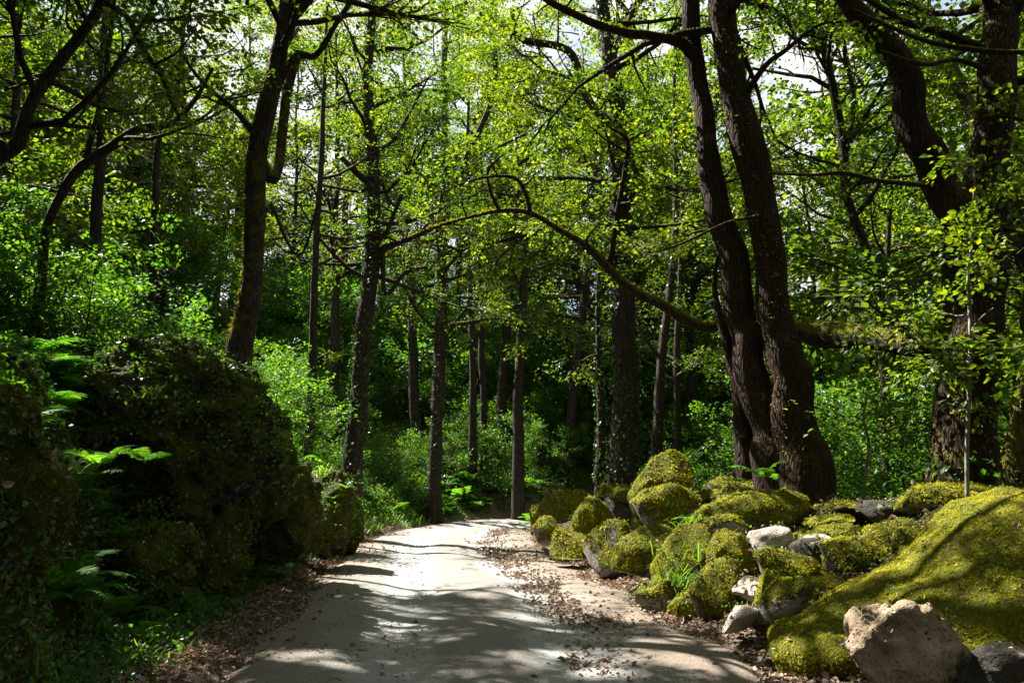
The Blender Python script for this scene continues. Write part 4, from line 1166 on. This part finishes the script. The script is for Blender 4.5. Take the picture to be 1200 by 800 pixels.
for x, y, vi, sc in [(-19, 44, 8, 1.6), (-23, 40, 9, 1.35), (-15, 53, 9, 1.5), (-28, 46, 8, 1.7), (-20, 57, 7, 1.5), (-11.5, 59, 8, 1.8), (-25, 33, 9, 1.2), (-33, 40, 9, 1.4)]:
    forest_tree(x, y, vi, frng.uniform(0, 6.28), sc, ("high-crowned", "low bushy", "thickly leaved")[vi - 7] + " oak closing the view up the hillside", "oaks closing the hillside view", frng)
for x, y, sc in [(-3.9, 34.5, 1.35), (-0.4, 37, 1.45), (2.2, 35.4, 1.3), (-6.8, 31.5, 1.25)]:
    forest_tree(x, y, 5, frng.uniform(0, 6.28), sc, "high-crowned old oak arching above the bend", "high oaks above the bend", frng)
for x, y, vi, sc in [(-4.0, 2.6, 1, 1.0), (4.2, 1.8, 5, .95), (4.6, -2.5, 1, 1.05), (-4.6, -3, 5, 1.0), (8.6, 2.5, 5, 1.0), (-7.0, 4.2, 5, .9)]:  # crowns out of frame, added overhead to lower the ambient light
    forest_tree(x, y, vi, frng.uniform(0, 6.28), sc, "tall unseen oak added beside the viewpoint to shade the track", "oaks arching over the viewpoint", frng)

# ------------------------------------------------------------------ shrubs
def shrub_variant(seed, h, n_stem, leaf=1.05, leafy=2.6):
    rng = np.random.default_rng(seed)
    tb, lv = [], []
    for i in range(n_stem):
        a = rng.uniform(0, 6.28); e = rng.uniform(.8, 1.4)
        d = (math.cos(a) * math.cos(e), math.sin(a) * math.cos(e), math.sin(e))
        P = wander((rng.normal(0, .08), rng.normal(0, .08), -.1), d, h * rng.uniform(.7, 1.1), rng, 7, .2, .02)
        R = np.linspace(.018, .005, 7)
        tb.append(tube(P, R, 5))
        t, l = sprout(P, R, rng, .15, max(4, int(h * 3.5)), h * .38, .3, leafy, .4, .75, leaf)
        tb += t; lv.append(l)
    V, Q = join_tubes(tb)
    lv = Leaves.cat(lv)
    lv = lv.sel(lv.P[:, 2] > .03)
    s = mesh_np("shrub_stem", V, Q, smooth=True); s.materials.append(BARK)
    f = lv.mesh("shrub_foliage", FAR_V); f.materials.append(LEAF_DEEP)
    return s, f, lv
SHR = [shrub_variant(401, 1.2, 5), shrub_variant(402, 1.8, 5), shrub_variant(403, 2.6, 5), shrub_variant(404, 2.2, 4), shrub_variant(405, 3.2, 5)]

def shrub(x, y, vi, sc, rz, label, group, rng):
    s, f, lv = SHR[vi]
    z = ground_at(x, y)
    label = ("knee-high", "waist-high", "head-high", "loose few-stemmed", "tall spreading")[vi] + " " + label
    r = thing("shrub", label, "shrub", (x, y, z), group)
    r.rotation_euler = (0, 0, rz); r.scale = (sc, sc, sc)
    obj("stem", s, None, r); obj("foliage", f, None, r)

szones = [
    ((-9, -5), (10, 20), 12, (0, 1), "leafy shrub on the bank below the hillside oaks", "shrubs on the shady bank"),
    ((-16, -5), (11, 30), 40, (1, 2, 3, 4), "dense green shrub under the hillside oaks", "shrubs under the hillside oaks"),
    ((-12, 9), (27.5, 44), 44, (0, 1, 2, 3, 4), "leafy shrub on the rise beyond the bend", "shrubs beyond the bend"),
    ((5.6, 22), (12.5, 34), 44, (2, 3, 4), "sunlit shrub in the hollow behind the wall", "shrubs behind the wall"),
]
szones.append(((-20, 22), (40, 60), 40, (2, 4), "leafy thicket shrub far back in the wood", "far thicket shrubs"))
SHR_AT = []
for (xr, yr, cnt, vs_, lab, grp) in szones:
    made = tries = 0
    while made < cnt and tries < 3000:
        tries += 1
        x = frng.uniform(*xr); y = frng.uniform(*yr)
        s, ty = lateral([x], [y])
        if abs(s[0]) < (6.0 if grp == "shrubs on the shady bank" else 4.6 if y < 16 and x < 0 else 3.0): continue
        if SHR_AT and min((x - a) ** 2 + (y - b) ** 2 for a, b in SHR_AT) < .8: continue
        shrub(x, y, int(frng.choice(vs_)), frng.uniform(.8, 1.25) * (1.9 if y > 40 else 1), frng.uniform(0, 6.28), lab, grp, frng)
        SHR_AT.append((x, y)); made += 1

# ------------------------------------------------------------------ ferns
def frond_mesh(seed, L=.7, pairs=17):
    rng = np.random.default_rng(seed)
    t = np.linspace(0, 1, 12)
    el = np.linspace(1.05, -.35, 12)
    P = np.zeros((12, 3))
    for i in range(1, 12):
        P[i] = P[i - 1] + L / 11 * np.array([rng.normal(0, .03), math.cos(el[i]), math.sin(el[i])])
    V, Q = tube(P, np.linspace(.006, .0015, 12), 3)
    Vs, Qs = [V], [Q]; n = len(V)
    for k in range(pairs):
        f = .16 + .82 * k / (pairs - 1); q = f * 11; a = int(min(q, 10)); w = q - a
        p = P[a] * (1 - w) + P[a + 1] * w
        d = norm_rows(P[a + 1] - P[a]); x = np.array([1.0, 0, 0]); nn = np.cross(x, d)
        ln = L * .24 * math.sin(min(1.0, (1.02 - f) * 1.9 + .05) * 1.57) * (0.55 + .45 * min(1, f * 4))
        for sd in (-1, 1):
            dd = norm_rows(x * sd + d * .35 + nn * rng.normal(-.15, .12))
            wv = norm_rows(np.cross(dd, nn)) * ln * .16
            tip = p + dd * ln
            Vs.append(np.array([p - wv * .6, p + wv * .6, p + dd * ln * .5 + wv, tip, p + dd * ln * .5 - wv]))
            Qs.append(np.array([(n, n + 1, n + 2, n + 4)])); 
            Vs_n = 5
            Qs.append(np.array([(n + 4, n + 2, n + 3, n + 3)]))
            n += Vs_n
    V = np.vstack(Vs); Q = np.vstack(Qs)
    quad = Q[Q[:, 2] != Q[:, 3]]; tri = Q[Q[:, 2] == Q[:, 3]][:, :3]
    return mesh_np("fern_frond", V, quad, tri)
FRONDS = [frond_mesh(500 + i, .7, 17) for i in range(4)]
for m in FRONDS: m.materials.append(FERN)

def fern(x, y, sc, label, group, rng, n=8, z=None):
    z = ground_at(x, y) if z is None else z
    r = thing("fern", label, "fern", (x, y, z - .02), group)
    a0 = rng.uniform(0, 6.28)
    for i in range(n):
        o = obj("frond", FRONDS[int(rng.integers(0, 4))], None, r)
        o.rotation_euler = (rng.normal(.0, .18), rng.normal(0, .12), a0 + 6.283 * i / n + rng.normal(0, .25))
        s = sc * rng.uniform(.75, 1.2); o.scale = (s, s, s)

fzones = [
    ((-6.0, -2.9), (5.2, 14), 64, "green fern on top of the shady bank", "ferns on the shady bank", (.45, .95)),
    ((-12, -5), (9, 20), 40, "fern on the hillside under the oaks", "ferns on the hillside", (.9, 1.4)),
    ((-7.5, -3.6), (16, 27), 36, "fern by the grass before the bend", "ferns before the bend", (.7, 1.1)),
    ((-4, 5), (27, 34), 36, "fern on the rise past the bend", "ferns past the bend", (.9, 1.3)),
]
for (xr, yr, cnt, lab, grp, sr) in fzones:
    made = tries = 0
    while made < cnt and tries < 3000:
        tries += 1
        x = frng.uniform(*xr); y = frng.uniform(*yr)
        s, ty = lateral([x], [y])
        if abs(s[0]) < 2.9: continue
        fern(x, y, frng.uniform(*sr), lab, grp, frng, 7 if y < 16 else 6)
        made += 1
def fern_px(px, py, d, sc, label, n=6):
    p = pix(px, py, d); fern(p[0], p[1], sc, label, "ferns singled out", frng, n, p[2])
_bp = np.vstack(BANK_PTS); _bp = _bp[_bp[:, 4] < .35]
_hp = _bp[frng.permutation(len(_bp))[:620]]
_hp = _hp[vnoise(_hp[:, :3] * 1.6, 91) > .40]
_hl = place_sprays(_hp[:, :3], norm_rows(_hp[:, 3:] + np.array([0, 0, -.35])), frng, .55, .62)
tag(obj("bank_foliage", _hl.mesh("bank_foliage", LEAF_V), LEAF_DEEP), "leafy sprays of small plants hanging over the shady bank rocks", kind="stuff")
_bp = _bp[(_bp[:, 5] < .9) & (_bp[:, 5] > .2)]
for q in _bp[frng.permutation(len(_bp))[:26]]:
    fern(q[0], q[1], frng.uniform(.28, .5), "small fern rooted in the moss of a shady bank rock", "ferns on the bank rocks", frng, 6, q[2])
fern_px(115, 545, 6.2, .6, "blue-green fern spreading over the outcrop beside the dark edge rock")
fern_px(345, 545, 11.5, .8, "sunlit fern arching over the moss-draped ledge")
fern_px(170, 540, 7.6, .45, "small fern on the face of the overhanging outcrop")
for px, py, d, sc, lab in [(60, 350, 8.4, .8, "broad fern in sun at the hillside's brow above the dark edge rock"), (105, 385, 8.6, .75, "lush fern crowning the bank left of the ivy-covered outcrop"), (35, 430, 7.2, .6, "fern hanging over the dark edge rock"),
                           (150, 425, 8.8, .6, "fern pressed against the ivy-covered outcrop"), (300, 470, 12.0, .8, "fern below the leaning oak on the bank's crest"), (335, 520, 13.2, .8, "fern leaning out over the farther bank rocks"), (95, 600, 6.9, .5, "low fern amid the weeds of the near bank"), (235, 700, 8.9, .4, "small fern at the foot of the bank by the litter")]:
    q = pix(px, py, d); fern(q[0], q[1], sc, lab, "ferns singled out", frng, 7)
fern_px(893, 560, 11.0, .7, "fern at the foot of the twin oak", 5)
fern_px(625, 612, 20, .8, "fern hanging at the far tip of the mossy wall")
fern_px(815, 610, 11.4, .5, "fern growing from the wall by the blocky boulder", 5)

# ------------------------------------------------------------------ ground cover, grass, litter, pebbles
def scatter(n, xr, yr, rng, test):
    x = rng.uniform(*xr, n); y = rng.uniform(*yr, n)
    s, ty = lateral(x, y)
    k = test(x, y, s, ty, rng.random(n))
    x, y, s = x[k], y[k], s[k]
    return x, y, height(x, y), s

def slope_normals(x, y):
    e = .12
    zx = (height(x + e, y) - height(x - e, y)) / (2 * e); zy = (height(x, y + e) - height(x, y - e)) / (2 * e)
    return norm_rows(np.stack([-zx, -zy, np.ones_like(zx)], 1))

g = np.random.default_rng(900)
# low leafy plants of the shady bank and the slopes
def ground_cover(name, label, n, xr, yr, test, leaf, mat, lift, tmpl=LEAF_V, flat=.5):
    x, y, z, s = scatter(n, xr, yr, g, test)
    m = len(x)
    nn = slope_normals(x, y)
    P = np.stack([x, y, z], 1) + nn * (g.random(m) ** 1.5 * lift)[:, None]
    D = norm_rows(rand_unit(g, m) + nn * .1 - np.array([0, 0, .2]))
    N = norm_rows(nn + rand_unit(g, m) * flat + np.array([0, 0, .4]))
    L = Leaves(P, D, N, leaf * g.uniform(.5, 1.4, m))
    return tag(obj(name, L.mesh(name, tmpl), mat), label, kind="stuff")
patch = lambda x, y, f, sd, t: vnoise(np.stack([x * f, y * f, 0 * x], 1), sd) > t
ground_cover("bank_ivy", "small dark ivy and weeds covering the shady bank", 62000, (-6.5, -2.1), (3, 16), lambda x, y, s, t, r: (s < -HALF - .05) & (r < sstep(0, .5, -s - HALF)) & patch(x, y, 2.2, 41, .28), .042, IVY_GROUND, .12, FAR_V * np.array([1.25, 1, 1]), .7)
ground_cover("bank_weeds", "green weeds growing over the shady bank and hillside", 46000, (-9, -2.4), (3.5, 20), lambda x, y, s, t, r: (s < -HALF - .3) & patch(x, y, 1.3, 43, .36), .052, LEAF_DEEP, .30, FAR_V)
ground_cover("hillside_undergrowth", "low green undergrowth on the wooded hillside", 60000, (-18, -3), (13, 34), lambda x, y, s, t, r: (s < -HALF - .4) & patch(x, y, .8, 45, .3), .085, LEAF_DEEP, .45, FAR_V)
ground_cover("rise_undergrowth", "low green undergrowth on the rise past the bend", 50000, (-8, 12), (25, 42), lambda x, y, s, t, r: (np.abs(s) > HALF + .4) & patch(x, y, .8, 47, .3), .10, LEAF_DEEP, .5, FAR_V)
ground_cover("hollow_undergrowth", "green undergrowth in the hollow behind the wall", 40000, (4.4, 18), (9, 28), lambda x, y, s, t, r: (s > HALF + 2.6) & patch(x, y, .8, 49, .3), .085, LEAF_DEEP, .5, FAR_V)
ground_cover("wall_weeds", "small weeds growing among the wall stones", 9000, (-1.0, 5.0), (6, 19), lambda x, y, s, t, r: (s > HALF + .05) & (s < HALF + 2.4) & patch(x, y, 2.5, 51, .5), .04, LEAF_DEEP, .12)

def ground_moss(name, label, n, xr, yr, test, size, mat, shag=.4):
    x, y, z, s = scatter(n, xr, yr, g, test)
    m = len(x); nn = slope_normals(x, y)
    P = np.stack([x, y, z], 1); Vs = []
    for k in range(3):
        tg = rand_unit(g, m); tg = norm_rows(tg - nn * (tg * nn).sum(1)[:, None])
        d = norm_rows(nn * g.uniform(.1, .9, m)[:, None] + tg + np.array([0, 0, -shag]))
        sd = norm_rows(np.cross(d, nn + .35 * rand_unit(g, m)))
        ln = (size * g.uniform(.6, 1.5, m) * (.5 + vnoise(P * 7, 3)))[:, None]; w = (size * .28 * g.uniform(.7, 1.3, m))[:, None]
        b = P + g.normal(0, size * .3, (m, 3))
        Vs.append(np.stack([b - sd * w, b + sd * w, b + d * ln], 1))
    V = np.concatenate(Vs, 0).reshape(-1, 3)
    return tag(obj(name, mesh_np(name, V, T=np.arange(len(V)).reshape(-1, 3)), mat), label, kind="stuff")
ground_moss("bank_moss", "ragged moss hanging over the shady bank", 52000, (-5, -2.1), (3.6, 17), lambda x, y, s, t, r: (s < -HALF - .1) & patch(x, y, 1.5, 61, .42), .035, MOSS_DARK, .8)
ground_moss("wall_moss", "bright moss creeping over the earth between the wall stones", 42000, (-1, 5.5), (6, 20), lambda x, y, s, t, r: (s > HALF + .05) & (s < HALF + 2.6) & patch(x, y, 1.6, 63, .40), .032, MOSS_TUFT, .5)

def litter(name, label, n, xr, yr, test, size, lift=.03):
    x, y, z, s = scatter(n, xr, yr, g, test)
    m = len(x)
    nn = slope_normals(x, y)
    zr = z.copy()
    on = np.abs(s) < HALF + .1
    zr[on] = np.maximum(z[on], -.03)
    P = np.stack([x, y, zr], 1) + nn * (g.random(m) * lift + .006)[:, None]
    D = norm_rows(rand_unit(g, m) * np.array([1, 1, .35])); N = norm_rows(nn + rand_unit(g, m) * .55)
    t = LEAF_V * np.array([1.05, 1, 3.0])
    return tag(obj(name, Leaves(P, D, N, size * (.3 + 1.2 * g.random(m) ** 1.6)).mesh(name, t), LITTER), label, kind="stuff")
litter("fallen_leaves", "dry brown leaves drifted along the edges of the track", 120000, (-4.2, 4.2), (3.6, 25),
       lambda x, y, s, t, r: (np.abs(s) < HALF + .55) & (r < (.01 + .99 * sstep(.7, 1.5, np.where(s > 0, s + .25, -s - .6) + .5 * fbm(np.stack([x, y, 0 * x], 1) * 1.3, 55, 2)))), .055)
litter("fallen_leaves", "thin scatter of dry leaves on the gravel of the track", 1500, (-3, 3), (3.6, 22), lambda x, y, s, t, r: np.abs(s) < 1.4, .045, .01)
litter("leaf_crumbs", "crumbs of bark and leaf trodden into the gravel", 14000, (-3, 3.2), (3.6, 16), lambda x, y, s, t, r: (np.abs(s) < 2.2) & (r < .15 + .85 * patch(x, y, 1.6, 71, .5)), .020, .012)
litter("fallen_leaves", "dry leaves caught on the shady bank and hillside", 22000, (-6.5, -2.2), (3, 18), lambda x, y, s, t, r: (s < -HALF) & patch(x, y, 1.8, 57, .52), .055, .06)
litter("fallen_leaves", "dry leaves lying between the wall stones", 20000, (1.2, 6), (5, 18), lambda x, y, s, t, r: (s > HALF) & (s < HALF + 3), .05, .05)

def pebbles():
    x, y, z, s = scatter(12000, (-3, 4), (3.6, 20), g, lambda x, y, s, t, r: (np.abs(s) < HALF + .3) & (r < .25 + .75 * sstep(.4, 1.5, np.abs(np.abs(s) - .78))))
    m = len(x)
    T0 = np.array([(1, 0, 0), (0, 1, 0), (-1, 0, 0), (0, -1, 0), (0, 0, .7), (0, 0, -.7)], float)
    F0 = np.array([(0, 1, 4), (1, 2, 4), (2, 3, 4), (3, 0, 4), (1, 0, 5), (2, 1, 5), (3, 2, 5), (0, 3, 5)])
    sz = (.006 + .018 * g.random(m) ** 5)[:, None, None]
    V = T0[None] * g.uniform(.6, 1.3, (m, 6, 3)) * sz
    a = g.uniform(0, 6.28, m); c, s_ = np.cos(a)[:, None], np.sin(a)[:, None]
    V = np.stack([V[..., 0] * c - V[..., 1] * s_, V[..., 0] * s_ + V[..., 1] * c, V[..., 2]], -1)
    zz = np.where(np.abs(s) < HALF - .2, np.maximum(z, -.01), z) + .0
    V = V + np.stack([x, y, zz], 1)[:, None, :]
    F = (F0[None] + (np.arange(m) * 6)[:, None, None]).reshape(-1, 3)
    return tag(obj("gravel", mesh_np("gravel", V.reshape(-1, 3), T=F), pebble_material()), "loose pebbles lying on the track", kind="stuff")
pebbles()

def leaves_on_stones():
    A = np.vstack(ROCK_PTS); m = len(A); P, nn = A[:, :3], norm_rows(A[:, 3:])
    dry = g.random(m) < .62
    for mk, name, label, mat, sz, tm in ((dry, "fallen_leaves", "dry leaves caught on the mossy stones", LITTER, .05, LEAF_V * np.array([1.05, 1, 3.0])), (~dry, "stone_weeds", "tiny green plants rooted in the moss of the stones", LEAF_DEEP, .035, LEAF_V)):
        q, w = P[mk], nn[mk]; n = len(q)
        if name == "stone_weeds":
            q = np.repeat(q, 4, 0) + g.normal(0, .025, (n * 4, 3)); w = np.repeat(w, 4, 0); n = n * 4
        L = Leaves(q + w * .022, norm_rows(rand_unit(g, n) + .1 * w), norm_rows(w + rand_unit(g, n) * .5), sz * (.4 + 1.0 * g.random(n) ** 1.5))
        tag(obj(name, L.mesh(name, tm), mat), label, kind="stuff")
leaves_on_stones()

def sticks():
    x, y, z, s = scatter(1500, (-4.5, 5), (3.6, 18), g, lambda x, y, s, t, r: (np.abs(s) > 1.1) & (np.abs(s) < HALF + 2))
    m = len(x); a = g.uniform(0, 6.28, m); L = g.uniform(.05, .32, m); w = L * .018 + .0015
    d = np.stack([np.cos(a), np.sin(a), g.normal(0, .15, m)], 1); sd = np.stack([-np.sin(a), np.cos(a), 0 * a], 1)
    c = np.stack([x, y, np.where(np.abs(s) < HALF, np.maximum(z, -.03), z) + .02], 1)
    up = np.array([0, 0, 1.0]); bend = (g.normal(0, .12, m) * L)[:, None] * sd
    V = []
    for k, (f, q) in enumerate(((-.5, .8), (0, 1), (.5, .4))):
        p = c + d * (L * f)[:, None] + (bend if k == 1 else 0)
        for o1, o2 in ((1, -.5), (-1, -.5), (0, 1)): V.append(p + sd * (w * q * o1)[:, None] + up * (w * q * o2)[:, None])
    V = np.stack(V, 1).reshape(-1, 3); o = (np.arange(m) * 9)[:, None]
    Q = np.concatenate([o + np.array([b + i, b + (i + 1) % 3, b + 3 + (i + 1) % 3, b + 3 + i]) for b in (0, 3) for i in range(3)])
    return tag(obj("fallen_twigs", mesh_np("fallen_twigs", V, Q), BARK_GREY), "broken twigs lying in the leaf litter", kind="stuff")
sticks()

def grass(name, label, centers, per, length, spread):
    C = np.repeat(np.array(centers), per, 0); n = len(C)
    off = g.normal(0, 1, (n, 2)) * np.repeat(np.array(spread), per)[:, None]
    x, y = C[:, 0] + off[:, 0], C[:, 1] + off[:, 1]
    s, _ = lateral(x, y)
    k = np.abs(s) > HALF - .15; x, y, C = x[k], y[k], C[k]; n = len(x)
    z = np.maximum(height(x, y), np.where(np.isnan(C[:, 2]), -9, C[:, 2]))
    B = np.stack([x, y, z - .02], 1)
    L = np.repeat(np.array(length), per)[k] * g.uniform(.5, 1.2, n)
    d = norm_rows(g.normal(0, .45, (n, 3)) * np.array([1, 1, 0]) + np.array([0, 0, 1.0]))
    h = d * np.array([1, 1, 0]); h = norm_rows(h + 1e-6)
    sd = norm_rows(np.cross(h, np.array([0, 0, 1.0])))
    w = (L * .018 + .0025)[:, None]
    m1 = B + d * (L * .5)[:, None]; m2 = B + d * (L * .8)[:, None] + h * (L * .18)[:, None]; tip = m2 + h * (L * .3)[:, None] - np.array([0, 0, 1]) * (L * .12)[:, None]
    V = np.stack([B - sd * w, B + sd * w, m1 - sd * w, m1 + sd * w, m2 - sd * w * .7, m2 + sd * w * .7, tip], 1).reshape(-1, 3)
    o = (np.arange(n) * 7)[:, None]
    Q = np.concatenate([o + np.array([0, 1, 3, 2]), o + np.array([2, 3, 5, 4])]); T = o + np.array([4, 5, 6])
    return tag(obj(name, mesh_np(name, V, Q, T), GRASS), label, kind="stuff")
def gc(px, py, d, onpix=False):
    p = pix(px, py, d); return (p[0], p[1], p[2] if onpix else float('nan'))
grass("grass", "long grass tuft hanging on the shady bank", [gc(140, 575, 7.4), gc(165, 590, 7.7), gc(120, 560, 7.2), gc(185, 610, 8.0)], 170, [.24, .24, .2, .2], [.12, .12, .16, .16])
cg, lg, sg = [], [], []
for i in range(70):
    y = g.uniform(16, 29); j = int(np.abs(CL[:, 1] - y).argmin())
    p = CL[j] - CN[j] * (HALF + g.uniform(-.05, 1.6)); cg.append((p[0], p[1], float('nan'))); lg.append(g.uniform(.2, .42)); sg.append(.3)
cg, lg, sg = [], [], []
for q in _bp[g.permutation(len(_bp))[:60]]:
    cg.append((q[0], q[1], q[2])); lg.append(g.uniform(.10, .22)); sg.append(.05)
grass("grass", "fine grass growing on the rocks of the shady bank", cg, 26, lg, sg)
cg, lg, sg = [], [], []
for i in range(34):
    y = g.uniform(4.6, 14); j = int(np.abs(CL[:, 1] - y).argmin())
    p = CL[j] - CN[j] * (HALF + g.uniform(.5, 2.2)); cg.append((p[0], p[1], float('nan'))); lg.append(g.uniform(.12, .26)); sg.append(.14)
grass("grass", "fine grass tufts sprouting all over the shady bank", cg, 70, lg, sg)
cg, lg, sg = [], [], []
for i in range(70):
    y = g.uniform(16, 29); j = int(np.abs(CL[:, 1] - y).argmin())
    p = CL[j] - CN[j] * (HALF + g.uniform(-.05, 1.6)); cg.append((p[0], p[1], float('nan'))); lg.append(g.uniform(.2, .42)); sg.append(.3)
grass("grass", "bright sunlit grass along the track before the bend", cg, 90, lg, sg)
cg, lg, sg = [], [], []
for (a, b, d) in [(800, 640, 10), (828, 610, 10.5), (790, 670, 9.6), (750, 640, 11.3), (720, 625, 13), (770, 680, 10), (690, 610, 15), (730, 660, 11.4), (845, 640, 9.6)]:
    p = pix(a, b, d); cg.append((p[0], p[1], p[2] - .12)); lg.append(.28); sg.append(.16)
grass("grass", "grass growing among the mossy wall stones", cg, 110, lg, sg)

# ------------------------------------------------------------------ distant ridge across the valley
def ridge():
    n = 160
    az = np.linspace(-70, 75, n); rows = []
    for k, (dist, h) in enumerate([(420, -12), (520, 14), (640, 42), (760, 62), (900, 52)]):
        a = np.radians(az)
        x = np.sin(a) * dist; y = np.cos(a) * dist
        q = np.stack([az * .09, np.full(n, k * .4), np.zeros(n)], 1)
        rows.append(np.stack([x, y, h * (1 + .35 * fbm(q, 88, 4)) - 6], 1))
    V = np.vstack(rows)
    k = NT("wooded_ridge")
    tc = k.n("ShaderNodeTexCoord").outputs['Object']
    col = k.ramp(k.noise(.05, 6, .7, tc), [(.3, (.03, .055, .02)), (.7, (.07, .10, .03))])
    p = k.n("ShaderNodeBsdfPrincipled"); p.inputs['Roughness'].default_value = .95
    k.l(col, p.inputs['Base Color']); k.l(k.bump(k.noise(.2, 6, .7, tc), 1.0, 6.0), p.inputs['Normal']); k.l(p.outputs[0], k.out.inputs['Surface'])
    return tag(obj("hills", mesh_np("hills", V, grid_faces(n, 5), smooth=True), k.m), "wooded ridge across the valley", kind="structure")
ridge()
